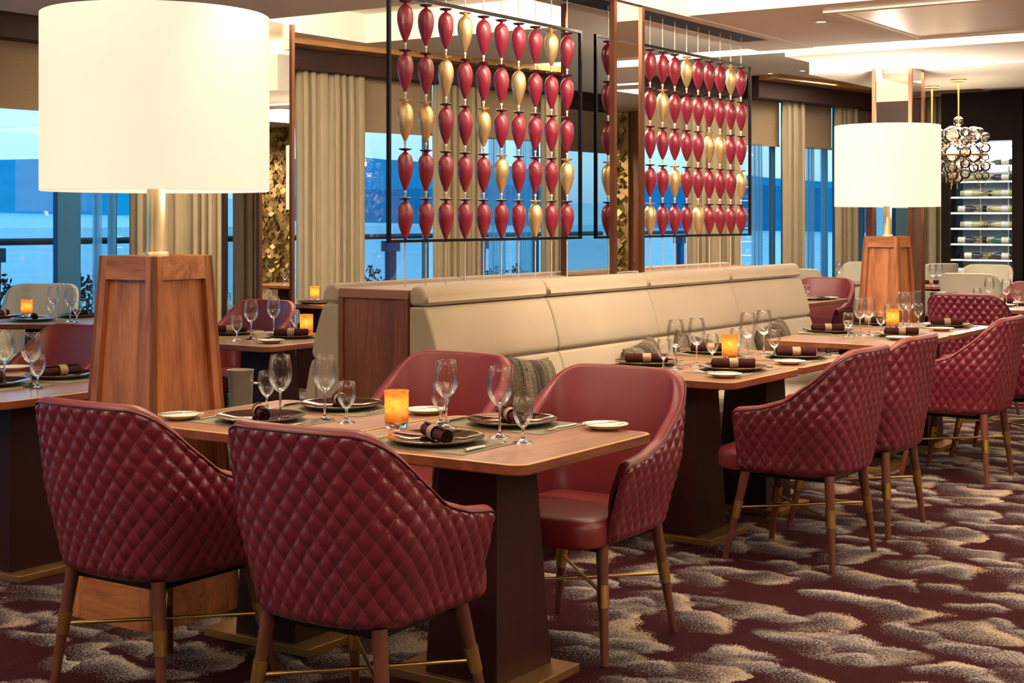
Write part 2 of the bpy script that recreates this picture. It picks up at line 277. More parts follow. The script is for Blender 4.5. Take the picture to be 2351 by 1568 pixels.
# ---------------------------------------------------------------- mesh helpers
class MB:
    def __init__(s): s.v = []; s.f = []; s.uv = None
    def add(s, vs, fs):
        k = len(s.v); s.v += [tuple(v) for v in vs]; s.f += [tuple(i+k for i in f) for f in fs]; return s
    def box(s, x0, x1, y0, y1, z0, z1):
        return s.frus((x0, x1, y0, y1), (x0, x1, y0, y1), z0, z1)
    def frus(s, b, t, z0, z1):
        vs = [(b[0], b[2], z0), (b[1], b[2], z0), (b[1], b[3], z0), (b[0], b[3], z0), (t[0], t[2], z1), (t[1], t[2], z1), (t[1], t[3], z1), (t[0], t[3], z1)]
        return s.add(vs, [(3, 2, 1, 0), (4, 5, 6, 7), (0, 1, 5, 4), (1, 2, 6, 5), (2, 3, 7, 6), (3, 0, 4, 7)])
    def hexa(s, vs):
        return s.add(vs, [(3, 2, 1, 0), (4, 5, 6, 7), (0, 1, 5, 4), (1, 2, 6, 5), (2, 3, 7, 6), (3, 0, 4, 7)])
    def grid(s, G, closed_u=False):
        m = len(G); n = len(G[0]); vs = [p for row in G for p in row]; fs = []
        for i in range(m-1):
            for j in range(n if closed_u else n-1):
                a = i*n+j; b = i*n+(j+1) % n; fs.append((a, b, b+n, a+n))
        return s.add(vs, fs)
    def lathe(s, prof, seg=24, c=(0, 0, 0), cap=True):
        G = []
        for (r, z) in prof:
            r = max(r, 1e-5); G.append([(c[0]+r*math.cos(2*PI*k/seg), c[1]+r*math.sin(2*PI*k/seg), c[2]+z) for k in range(seg)])
        k0 = len(s.v); s.grid(G, True)
        if cap:
            n = len(prof)
            if prof[0][0] > 1e-4: s.f.append(tuple(k0+seg-1-k for k in range(seg)))
            if prof[-1][0] > 1e-4: s.f.append(tuple(k0+(n-1)*seg+k for k in range(seg)))
        return s
    def tube(s, pts, r, seg=8, r2=None, cap=True):
        pts = [Vector(p) for p in pts]; n = len(pts); k0 = len(s.v); G = []; up = None
        for i, p in enumerate(pts):
            t = (pts[min(i+1, n-1)]-pts[max(i-1, 0)]).normalized()
            if up is None:
                a = Vector((0, 0, 1)) if abs(t.z) < .9 else Vector((1, 0, 0)); up = (a-t*a.dot(t)).normalized()
            else: up = (up-t*up.dot(t)).normalized()
            b = t.cross(up); rr = r if r2 is None else r+(r2-r)*i/(n-1)
            G.append([tuple(p+(up*math.cos(2*PI*k/seg)+b*math.sin(2*PI*k/seg))*rr) for k in range(seg)])
        s.grid(G, True)
        if cap: s.f.append(tuple(k0+seg-1-k for k in range(seg))); s.f.append(tuple(k0+(n-1)*seg+k for k in range(seg)))
        return s
    def prism(s, out, rings):      # outline (convex, ccw), rings = [(z, inset)]
        c = np.mean(np.array(out), axis=0); G = []
        for z, ins in rings:
            row = []
            for p in out:
                q = np.array(p)-c; l = np.linalg.norm(q); q = q*max(0, (l-ins))/l; row.append((c[0]+q[0], c[1]+q[1], z))
            G.append(row)
        k0 = len(s.v); s.grid(G, True); n = len(out)
        s.f.append(tuple(k0+n-1-k for k in range(n))); s.f.append(tuple(k0+(len(rings)-1)*n+k for k in range(n))); return s
    def build(s, name, mat, parent=None, smooth=True, ang=38, bevel=0, bseg=2, loc=None):
        me = bpy.data.meshes.new(name); me.from_pydata(s.v, [], s.f); me.update()
        if s.uv is not None:
            l = me.uv_layers.new(name='quilt'); idx = np.zeros(len(me.loops), dtype=np.int32); me.loops.foreach_get('vertex_index', idx)
            l.data.foreach_set('uv', np.array(s.uv, dtype=np.float32)[idx].ravel())
        if smooth:
            bm = bmesh.new(); bm.from_mesh(me)
            bmesh.ops.recalc_face_normals(bm, faces=bm.faces[:])
            for f in bm.faces: f.smooth = True
            for e in bm.edges:
                if len(e.link_faces) == 2 and e.calc_face_angle(0) > R(ang): e.smooth = False
            bm.to_mesh(me); bm.free()
        me.materials.append(MATS[mat] if isinstance(mat, str) else mat)
        o = bpy.data.objects.new(name, me); COL.objects.link(o)
        if parent: o.parent = parent
        if loc: o.location = loc
        if bevel:
            b = o.modifiers.new('bevel', 'BEVEL'); b.width = bevel; b.segments = bseg; b.limit_method = 'ANGLE'; b.angle_limit = R(50)
        return o
def rrect(x0, x1, y0, y1, r, n=6):
    pts = []
    for (cx, cy, a) in ((x1-r, y1-r, 0), (x0+r, y1-r, 90), (x0+r, y0+r, 180), (x1-r, y0+r, 270)):
        for k in range(n+1): t = R(a+90*k/n); pts.append((cx+r*math.cos(t), cy+r*math.sin(t)))
    return pts
def thing(name, label, cat, loc=(0, 0, 0), rz=0, group=None):
    o = bpy.data.objects.new(name, None); COL.objects.link(o); o.empty_display_size = .1
    o.location = loc; o.rotation_euler = (0, 0, rz); tag(o, label, cat, group); return o
def tag(o, label, cat, group=None):
    o['label'] = label; o['category'] = cat
    if group: o['group'] = group
    return o
def struct(o): o['kind'] = 'structure'; return o
def dup(root, loc, rz=None, label=None, group=None):
    r = root.copy(); COL.objects.link(r); r.location = loc
    if rz is not None: r.rotation_euler = (0, 0, rz)
    if label: r['label'] = label
    if group: r['group'] = group
    for ch in list(root.children):
        c = ch.copy(); COL.objects.link(c); c.parent = r
        for g in ch.children:
            d = g.copy(); COL.objects.link(d); d.parent = c
    return r
USED = {}
def place(key, maker, loc, rz, label, cat=None, group=None):
    """first use builds the thing, later uses copy it"""
    if key not in USED:
        o = maker(); USED[key] = o; o.location = loc; o.rotation_euler = (0, 0, rz); o['label'] = label
        if group: o['group'] = group
        return o
    return dup(USED[key], loc, rz, label, group)
FWD = {'+U': 0, '-U': PI, '+V': PI/2, '-V': -PI/2}

# ---------------------------------------------------------------- room shell
struct(MB().box(-11, 4.5, -4.5, 18.2, -.06, 0).build('floor', 'carpet', smooth=False))
# window wall line (U, V)
WL = [(-4.5, 9.6), (7.0, 9.6), (10.5, 9.3), (13.8, 8.7), (15.2, 7.2), (18.1, 6.68)]
def wall_pt(u):
    for (a, b) in zip(WL, WL[1:]):
        if a[0] <= u <= b[0]:
            t = (u-a[0])/(b[0]-a[0]); return (u, a[1]+(b[1]-a[1])*t)
    return WL[-1]
def wall_dir(u):
    for (a, b) in zip(WL, WL[1:]):
        if a[0] <= u <= b[0]:
            d = Vector((-(b[1]-a[1]), b[0]-a[0], 0)).normalized(); return d   # world xy direction
    return Vector((0, 1, 0))
ZB = 2.88   # underside of the dark beam
# upper lid of the ceiling and the dropped planes
struct(MB().box(-10, 4.5, -4.5, 18.2, 3.30, 3.36).build('ceiling', 'ceiling_paint', smooth=False))
def slab(u0, u1, v0, v1, z, name='ceiling', top=None, mat='ceiling_paint'):
    return struct(MB().box(-v1, -v0, u0, u1, z, top or z+.06).build(name, mat, smooth=False))
slab(-4.5, 7.42, 4.46, 8.1, 2.80, top=3.30)
slab(-4.5, 6.0, 8.1, 9.9, 3.04, top=3.30)
slab(6.0, 18.2, 8.55, 9.9, 3.04, top=3.30)
slab(10.4, 12.75, 4.46, 8.55, 3.04, top=3.30)
slab(13.2, 18.2, 4.46, 8.55, 3.04, top=3.30)
slab(-4.5, 5.5, -4.5, 4.05, 2.66, top=3.30)
slab(7.94, 9.87, -4.5, 4.05, 2.66, top=3.0)
slab(10.33, 11.56, -4.5, 4.46, 2.66, top=3.0)
slab(12.1, 14.3, -4.5, 5.0, 2.70, top=3.03)
slab(14.3, 18.2, -4.5, 5.0, 2.95, top=3.03)
slab(5.5, 7.94, -4.5, .4, 2.66, top=3.0)
# dark air slot above the hanging screens
s_ = slab(4.6, 9.3, 4.13, 4.35, 2.66, name='trim_1', top=2.95, mat='dark_slot')
slab(4.6, 9.87, 4.35, 4.46, 2.655, top=2.95); slab(4.6, 9.87, 4.05, 4.13, 2.655, top=2.95); slab(9.3, 9.87, 4.13, 4.35, 2.655, top=2.95)
# recessed veneered ceiling panel
pmat('panel_light', srgb(240, 212, 172), .35, var=.04, vscale=3, stretch=(.3, 6, 1))
cp = thing('ceiling_panel', 'large pale veneered panel set into the ceiling at upper right', 'ceiling panel', W(8.905, 1.0, 2.64))
MB().box(-2.21, 2.4, -.73, .73, 0.008, .02).build('veneer', 'panel_light', cp, smooth=False)
for (a, b, c, d) in ((-2.27, -2.21, -.79, .79), (2.4, 2.46, -.79, .79), (-2.21, 2.4, -.79, -.73), (-2.21, 2.4, .73, .79)):
    MB().box(a, b, c, d, -.004, .02).build('frame_strip', 'ceiling_paint', cp, smooth=False)
# LED coves: glowing strips lying inside the ceiling gaps
def cove(u, v0, v1, z, w=.05, label=''):
    o = MB().box(-v1, -v0, u, u+w, z, z+.015).build('cove_light', 'cove_led', smooth=False); tag(o, label, 'light', 'cove light strips'); return o
cove(7.60, 4.6, 8.4, 3.10, label='warm cove light strip above the window tables ceiling edge')
cove(12.9, 4.6, 8.4, 3.12, label='warm cove light strip in the narrow far slot by the windows')
cove(5.62, .5, 4.0, 2.86, label='warm cove light strip at the top middle of the view')
cove(9.93, -3, 4.0, 2.70, label='warm cove light strip beyond the veneered ceiling panel')
cove(11.6, -3, 4.4, 2.70, label='warm cove light strip above the far lamp')
# walls
struct(MB().box(-10, 4.5, -4.56, -4.5, 0, 3.3).build('wall_rear', 'wall_beige', smooth=False))
struct(MB().box(4.5, 4.56, -4.5, 18.2, 0, 3.3).build('wall_right', 'wall_beige', smooth=False))
def wseg(a, b, z0, z1, th, name, mat, off=0, kind=True, parent=None):
    A = W(*a); B = W(*b); d = (B-A).normalized(); n = Vector((d.y, -d.x, 0))   # n points inwards (towards +X)
    if n.x < 0: n = -n
    A = A+n*off; B = B+n*off; vs = [A, B, B+n*th, A+n*th]
    o = MB().hexa([(v.x, v.y, z0) for v in vs]+[(v.x, v.y, z1) for v in vs]).build(name, mat, parent, smooth=False)
    return struct(o) if kind else o
for i, (a, b) in enumerate(zip(WL, WL[1:])):
    wseg(a, b, ZB, 3.30, .06, 'wall_left', 'wall_beige')
    wseg(a, b, 2.80, 3.05, .30, 'trim_4', 'beam_wood', .06)
    wseg(a, b, 2.985, 3.045, .62, 'trim_5', 'gold_wood', .0)
    wseg(a, b, 0, .12, .06, 'baseboard_left', 'frame_blue')
# back wall (U = 18) : cladding, cabinet opening
pmat('dark_panel', srgb(26, 13, 10), .6, spec=.12, var=.2, vscale=4)
UB = 18.0
struct(MB().box(-6.68, 4.5, UB, UB+.08, 0, 3.3).build('wall_back', 'panel_wood', smooth=False))
struct(MB().box(-6.68, 4.5, UB-.25, UB, 2.93, 3.05).build('trim_6', 'gold_wood', smooth=False))
struct(MB().box(-5.9, -3.9, UB-.03, UB, 2.32, 2.93).build('trim_7', 'dark_panel', smooth=False))
struct(MB().box(-4.55, -3.9, UB-.06, UB, 0, 2.93).build('trim_8', 'dark_panel', smooth=False))
struct(MB().box(-1.9, 1.0, UB-.03, UB, 0, 2.9).build('trim_9', 'wall_beige', smooth=False))
struct(MB().box(2.0, 4.5, UB-.03, UB, 0, 2.9).build('trim_10', 'wall_beige', smooth=False))
# windows: pane + frame, roller blind, between curtains
wins = [(-3.4, -.6), (-.2, 2.2), (2.5, 4.7), (5.1, 8.3), (9.15, 10.25), (10.85, 11.95), (12.4, 13.55), (14.05, 14.9), (15.15, 16.0), (16.2, 17.1), (17.3, 17.95)]
for i, (a, b) in enumerate(wins):
    A, B = wall_pt(a), wall_pt(b); dv = (W(*B)-W(*A)); L_ = dv.length; rz = math.atan2(dv.y, dv.x)
    w = bpy.data.objects.new('window_%d' % (i+1), None); COL.objects.link(w); w.location = W(*A); w.rotation_euler = (0, 0, rz); struct(w)
    MB().box(0.03, L_-.03, -.006, .006, .15, 2.88).build('pane', 'window_glass', w, smooth=False)
    f = MB(); f.box(0, .04, -.03, .03, .12, 2.88); f.box(L_-.04, L_, -.03, .03, .12, 2.88); f.box(.04, L_-.04, -.03, .03, .12, .18); f.box(.04, L_-.04, -.03, .03, 2.82, 2.88)
    f.build('window_frame', 'frame_blue', w, smooth=False)
    if i == 3: MB().box(2.62, 2.84, -.03, .03, .18, 2.82).build('mullion', 'mullion_blue', w, smooth=False)
for i, (a, b) in enumerate(wins):     # roller blinds
    A, B = wall_pt(a), wall_pt(b); dv = (W(*B)-W(*A)); L_ = dv.length; rz = math.atan2(dv.y, dv.x)
    names = {3: 'tan roller blind over the wide window at the left edge', 4: 'tan roller blind behind the near table lamp', 5: 'tan roller blind left of the ruby glass screen frame',
             6: 'tan roller blind seen through the middle of the near glass screen'}
    b_ = thing('roller_blind', names.get(i, 'half lowered tan roller blind on window %s' % ['', '', '', '', '', '', '', 'left of the mirrored column', 'behind the far glass screen', 'between pale curtains at far right', 'behind the far lamp'][i] if i > 6 else 'tan roller blind %s' % ['on the window farthest behind the camera', 'on the second window beside the camera', 'on the window reflected in the left mirrored column'][i] if i < 3 else names.get(i)), 'blind', W(*A), rz, 'roller blinds')
    MB().box(0.02, L_-.02, -.10, -.095, 2.30, 2.86).build('fabric', 'blind', b_, smooth=False)
    MB().box(0.02, L_-.02, -.107, -.088, 2.285, 2.31).build('hem_bar', 'blind', b_, smooth=False)
# curtains
def curtain(a, b, label, z1=2.93, mat='curtain', off=.22, folds=None, amp=.062, name='curtain', cat='curtain', z0=.01):
    A, B = (a, b) if isinstance(a, tuple) else (wall_pt(a), wall_pt(b)); A_, B_ = W(*A), W(*B); dv = B_-A_; L_ = dv.length; rz = math.atan2(dv.y, dv.x)
    n = int(L_*140); folds = folds or max(3, int(L_/.105)); G = []; ph = [random.uniform(.6, 1.3) for _ in range(folds+2)]
    for z in np.linspace(z0, z1, 7):
        row = []
        for k in range(n+1):
            s = k/n; f = max(0, min(folds, folds*(s+.05*math.sin(2*PI*s*1.6+ph[0]*5)*math.sin(PI*s)))); am = amp*ph[int(f)]*(1 if z < z1-.2 else .75)
            row.append((s*L_+.012*math.sin(2*PI*f*2), -off-am*(1.6*abs(math.sin(PI*f+.12*math.sin(z*1.3)))**.7-.8), z))
        G.append(row)
    o = MB().grid(G).build(name, mat, loc=A_, ang=80); o.rotation_euler = (0, 0, rz)
    m = o.modifiers.new('cloth', 'SOLIDIFY'); m.thickness = .004
    tag(o, label, cat, 'curtains along the windows' if mat == 'curtain' else 'sheer drapes'); return o
for (a, b, l) in [(-1.0, .2, 'full beige curtain hanging behind the camera side tables'), (2.0, 2.7, 'beige curtain seen only in the reflections at left'),
                  (4.35, 5.2, 'beige curtain reflected in the left mirrored column'),
                  (8.3, 9.25, 'full beige curtain hanging directly behind the near table lamp'), (10.15, 10.95, 'tall beige curtain between left column and the glass screen'),
                  (11.85, 12.5, 'beige curtain seen behind the left half of the near glass screen'), (13.5, 14.15, 'beige curtain behind the right end of the near glass screen'),
                  (14.8, 15.25, 'beige curtain behind the far glass screen, right of its middle'), (15.9, 16.3, 'pale curtain just right of the far glass screen'),
                  (17.0, 17.45, 'pale curtain just left of the far lamp shade')]:
    curtain(a, b, l)
curtain((UB-.02, 5.95), (UB-.02, 5.60), 'pale curtain on the end wall left of the wine cabinet', off=.1)
for (a, b, l) in [(8.0, 8.08, 'narrow sheer white drape at the left edge window'), (8.14, 8.22, 'second narrow sheer drape beside the first, nearer the lamp'), (12.7, 12.95, 'sheer drape behind the glass screen, left strip'),
                  (13.1, 13.35, 'sheer drape behind the glass screen, right strip'), (15.4, 15.6, 'sheer drape beside the far screen edge'), (16.5, 16.65, 'thin sheer drape in window between pale curtains'), (16.8, 16.95, 'thin sheer drape next to the curtain by far lamp')]:
    curtain(a, b, l, z1=2.3, mat='sheer', off=.13, folds=3, amp=.02, name='sheer_drape', cat='curtain')

# ---------------------------------------------------------------- outside: deck, rail, sea, hills
struct(MB().box(-13.4, -9.7, -10, 30, -.15, -.02).build('floor_deck', 'deck', smooth=False))
def tilt_z(x, y, z0):      # the sea leans a little against the ship's own frame
    d = x*-sn+y*cs; xc = x*cs+y*sn
    return z0+.00122*d-.0203*xc
def quadsheet(pts, name, mat):
    o = MB().add(pts, [tuple(range(len(pts)))]).build(name, mat, smooth=False); return struct(o)
S = 9000
sea = quadsheet([(x, y, tilt_z(x, y, -14)) for (x, y) in ((-S, -2000), (-13.6, -2000), (-13.6, S*1.6), (-S, S*1.6))], 'ground_sea', 'water')
def ridge(dist, width, tops, name, mat):
    G = [[], [], []]; n = len(tops)*14
    xs = [t[0] for t in tops]; ys = [t[1] for t in tops]
    for k in range(n+1):
        px = xs[0]+(xs[-1]-xs[0])*k/n; py = float(np.interp(px, xs, ys))+2.0*math.sin(px*.021)+1.3*math.sin(px*.057+1)
        r = (px-1175)/F
        for i, dd in enumerate((dist-width, dist, dist+width)):
            U, V = D(px, dd); x, y = -V, U
            if i == 1: z = EYE+(HZ-py)/F*dd
            else: z = tilt_z(x, y, -14)-5
            G[i].append((x, y, z))
    return struct(MB().grid(G).build(name, mat, ang=80))
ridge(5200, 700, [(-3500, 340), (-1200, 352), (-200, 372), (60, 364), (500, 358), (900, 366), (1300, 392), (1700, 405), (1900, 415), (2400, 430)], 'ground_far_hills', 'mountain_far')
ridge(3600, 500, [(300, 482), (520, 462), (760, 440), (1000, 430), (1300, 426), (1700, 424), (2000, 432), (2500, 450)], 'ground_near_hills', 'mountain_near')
rail = thing('deck_railing', 'dark handrail with glass panels running along the deck outside the windows', 'railing', W(3, 12.4, 0))
MB().tube([(0, -10, 1.22), (0, 22, 1.22)], .035, 10).build('handrail', 'rail_dark', rail)
for k in range(-5, 11):
    g = MB().box(-.006, .006, k*2.1+.06, k*2.1+2.04, -.0, 1.36).build('glass_panel', 'rail_glass', rail, smooth=False)
    p = MB().box(-.05, .05, k*2.1-.06, k*2.1+.06, -.02, 1.1); p.box(-.09, .09, k*2.1-.09, k*2.1+.09, 1.02, 1.16); p.build('post', 'post_paint', rail, smooth=False)
def shrub(U, V, h, label):
    m = MB(); rnd = random.Random(int(U*100+V*10))
    for k in range(240):
        a = rnd.uniform(0, 2*PI); rr = rnd.uniform(0, .26); z = .45+rnd.uniform(0, h-.45)*(1-rr*1.4); s = .03
        c = Vector((rr*math.cos(a), rr*math.sin(a), z)); u = Vector((rnd.uniform(-1, 1), rnd.uniform(-1, 1), rnd.uniform(0, 1.4))).normalized(); w = u.cross(Vector((rnd.uniform(-1, 1), rnd.uniform(-1, 1), .2))).normalized()
        m.add([c-u*s, c+w*s*.5, c+u*s, c-w*s*.5], [(0, 1, 2, 3)])
    t = thing('potted_shrub', label, 'plant', W(U, V, -.02), 0, 'leafy shrubs on the deck')
    m.build('foliage', 'leaf', t, smooth=False)
    MB().lathe([(.16, 0), (.22, .45), (.2, .47), (0.02, .47)], 16).build('planter', 'rail_dark', t)
for (px, dd, h, l) in [(8, 13.2, .98, 'dark leafy shrub outside at the left picture edge'), (187, 13.4, .98, 'dark leafy shrub outside behind the left table glasses'), (218, 14.8, .98, 'dark leafy shrub outside next to the near lamp'),
                       (555, 15, .9, 'dark leafy shrub seen low beside the left column'), (850, 17.2, .95, 'dark leafy shrub outside left of the near glass screen'), (1140, 17.6, .93, 'dark leafy shrub outside behind the middle of the glass screen'),
                       (1186, 19.2, .9, 'dark leafy shrub outside behind the glass screen, right one')]:
    U_, V_ = D(px, dd); shrub(U_, V_, h, l)

# ---------------------------------------------------------------- mirrored columns
CONS_Z = 1.128
def column(u0, v0, w, zt, label, z0=0):
    t = thing('mirrored_column', label, 'column', W(u0, v0, 0))
    MB().box(-w+.012, -.012, .012, w-.012, z0, zt).build('mirror_cladding', 'mirror', t, smooth=False)
    for (x, y) in ((0, 0), (-w, 0), (0, w), (-w, w)):
        MB().box(x-.03 if x == 0 else x, x if x == 0 else x+.03, y if y == 0 else y-.03, y+.03 if y == 0 else y, z0, zt).build('corner_trim', 'trim_bronze', t, smooth=False)
    return t
column(7.38, 7.0, .355, 2.80, 'square mirrored column with bronze corners right of the near lamp')
column(7.083, 4.064, .346, 2.66, 'square mirrored column with bronze corners between the two glass screens', z0=CONS_Z+.001)
column(11.97, 4.05, .34, 2.70, 'mirrored column with bronze corners behind the far lamp')

# ---------------------------------------------------------------- hanging glass screens
CONS_Z = 1.128; SV = 4.24
def orn_profile(): return [(.003, 0), (.006, .003), (.0105, .013), (.019, .032), (.0265, .052), (.0322, .072), (.0365, .092), (.0385, .112), (.038, .130), (.0352, .147), (.0300, .160), (.0225, .170), (.0135, .177), (.0075, .181), (.006, .184)]
def make_ornament(kind):
    t = thing('glass_ornament', '', 'glass ornament')
    MB().lathe(orn_profile(), 24).build('bulb_body', 'orn_gold' if kind == 'G' else 'orn_red', t, ang=60)
    MB().lathe([(.006, .184), (.010, .187), (.022, .1895), (.0305, .1935), (.0312, .1965), (.029, .1975), (.012, .1935), (.004, .193)], 20).build('flared_rim', 'orn_gold' if kind == 'G' else 'orn_dark', t, ang=60)
    MB().lathe([(.0045, -.037), (.0045, -.012), (.007, -.010), (.007, 0), (.004, .004)], 10).build('metal_link', 'cord_steel', t)
    return t
NTH = ['first', 'second', 'third', 'fourth', 'fifth', 'sixth', 'seventh', 'eighth', 'ninth', 'tenth']
ROWN = ['top row', 'second row', 'middle row', 'fourth row', 'bottom row']
P1 = ['RRGRR', 'RRGRR', 'RGRRR', 'GRRRR', 'RRGRR', 'RRRGR', 'RGRRR', 'RRRRG', 'GRRRR', 'RRRGR']
P2 = ['RRRRR', 'RRRRG', 'RGRRR', 'RRRGR', 'GRRRR', 'RRRRG', 'RRGRR', 'RRGRR', 'GRRRR', 'RRRGR']
for off, pat, scr in ((0, P1, 'near'), (2.217, P2, 'far')):
    u0 = 5.313+off; u1 = 7.018+off
    fr = thing('screen_frame', 'thin black rectangular metal frame around the %s glass ornament screen' % scr, 'frame', W(u0, SV, 1.335), 0, 'black frames of the glass screens')
    L_ = u1-u0; q = .014
    for (a, b, c, d) in ((0, q, 0, 1.15), (L_-q, L_, 0, 1.15), (q, L_-q, 0, q), (q, L_-q, 1.15-q, 1.15)):
        MB().box(-.009, .009, a, b, c, d).build('frame_bar', 'black_steel', fr, smooth=False)
    for c in range(10):
        u = 5.442+.159*c+off
        cd = MB().tube([(0, 0, CONS_Z-.0), (0, 0, 2.66)], .0032, 8).build('hanging_rod', 'cord_steel', loc=W(u, SV, 0))
        tag(cd, 'thin steel rod carrying the %s strand of the %s glass screen' % (NTH[c], scr), 'rod', 'rods of the glass screens')
        for r_ in range(5):
            k = pat[c][r_]; z = 2.262-.229*r_
            place('orn'+k, lambda: make_ornament(k), W(u, SV, z), random.uniform(0, 6), '%s teardrop glass ornament, %s of the %s strand, %s screen' % ('gold' if k == 'G' else 'ruby red', ROWN[r_], NTH[c], scr), group='teardrop ornaments of the %s screen' % scr)

# ---------------------------------------------------------------- console and banquettes
def prof_extrude(prof, y0, y1, name, mat, parent, bevel=.0, bseg=3, ang=38):
    n = len(prof); v = [(p[0], y0, p[1]) for p in prof]+[(p[0], y1, p[1]) for p in prof]
    f = [tuple(range(n)), tuple(range(2*n-1, n-1, -1))]+[(i, (i+1) % n, n+(i+1) % n, n+i) for i in range(n)]
    return MB().add(v, f).build(name, mat, parent, bevel=bevel, bseg=bseg, ang=ang)
cons = thing('console_divider', 'long dark walnut divider with flat top between the two beige banquettes', 'divider', W(5.2, 4.24, 0))
LC = 4.2
MB().box(-.185, .185, .03, LC-.03, 0.02, 1.085).build('body', 'panel_wood', cons, smooth=False)
MB().box(-.20, .20, 0, LC, 1.085, CONS_Z).build('top', 'console_top', cons, smooth=False, bevel=.004)
e = MB(); e.box(-.2, -.175, .0, .03, 0, 1.085); e.box(.165, .2, .0, .03, 0, 1.085); e.box(-.175, .165, .012, .03, 0.0, 1.085)
e.build('end_panel', 'panel_wood', cons, smooth=False, bevel=.003)
MODS = [(0, 1.01), (1.01, 2.05), (2.05, 3.1), (3.1, 4.2)]
def banquette(side, label):
    s = 1 if side == 'front' else -1      # front side faces -V = +x
    t = thing('banquette', label, 'banquette', W(5.2, 4.24, 0), 0, None)
    fx = lambda pts: [(s*a, b) for a, b in pts]
    for (a, b) in MODS:
        g = .004
        prof_extrude(fx([(.205, 1.06), (.205, 1.12), (.22, 1.142), (.25, 1.148), (.28, 1.135), (.298, 1.105), (.302, 1.075), (.296, 1.058)]), a+g, b-g, 'bolster', 'beige', t, bevel=.022, bseg=4)
        prof_extrude(fx([(.205, .30), (.205, 1.054), (.285, 1.054), (.30, 1.04), (.325, .98), (.35, .90), (.366, .83), (.362, .806), (.34, .798), (.34, .30)]), a+g, b-g, 'back_cushion', 'beige', t, bevel=.018, bseg=4)
        prof_extrude(fx([(.345, .40), (.345, .792), (.366, .79), (.384, .74), (.41, .62), (.43, .46), (.43, .40)]), a+g, b-g, 'lower_back', 'beige', t, bevel=.012, bseg=3)
        prof_extrude(fx([(.38, .30), (.38, .45), (.45, .475), (.88, .475), (.93, .455), (.94, .40), (.93, .32), (.90, .30)]), a+g, b-g, 'seat_cushion', 'beige', t, bevel=.02, bseg=4)
    prof_extrude(fx([(.206, 0), (.206, .30), (.88, .30), (.88, .06), (.84, .06), (.84, 0)]), .02, LC-.02, 'plinth', 'base_wood', t)
    return t
banquette('front', 'long cream upholstered banquette behind the right hand tables')
banquette('rear', 'cream banquette on the window side of the walnut divider')
def pillow():
    t = thing('throw_pillow', '', 'pillow'); n = 17; G = []; GB = []
    m = MB()
    for sgn in (1, -1):
        G = []
        for i in range(n):
            row = []
            for j in range(n):
                a = -1+2*i/(n-1); b = -1+2*j/(n-1); h = .075*((1-a**4)*(1-b**4))**.55
                px = 1-.07*(1-a*a)*0-.08*(1-abs(b)**2)*abs(a)**3; 
                x = .185*b*(1-.10*(1-a*a)*abs(b)**2); z = .168*a*(1-.10*(1-b*b)*abs(a)**2)
                row.append((x, sgn*h, z+.168))
            G.append(row if sgn > 0 else row[::-1])
        m.grid(G)
    o = m.build('cover', 'cushion', t, ang=85); return t
def put_pillow(px, U, lean, label, v=3.72, spin=0):
    o = place('pillow', pillow, W(U, v, .478), PI/2+spin, label, group='striped cushions on the banquette')
    o.rotation_euler = (R(-16), R(lean), PI/2+spin); return o
USED.pop('pillow', None)
put_pillow(0, 5.79, 6, 'dark striped cushion between the two red chairs facing us')
put_pillow(0, 6.92, -8, 'dark striped cushion behind the left plates of banquette table', spin=.1)
put_pillow(0, 7.45, 12, 'striped cushion half hidden behind candle on near banquette table', spin=-.1)
put_pillow(0, 8.62, -10, 'grey striped cushion at the far end of the banquette')
for o in list(bpy.data.objects):
    if o.name.startswith('throw_pillow') and 'category' not in o: tag(o, 'cushion', 'pillow')

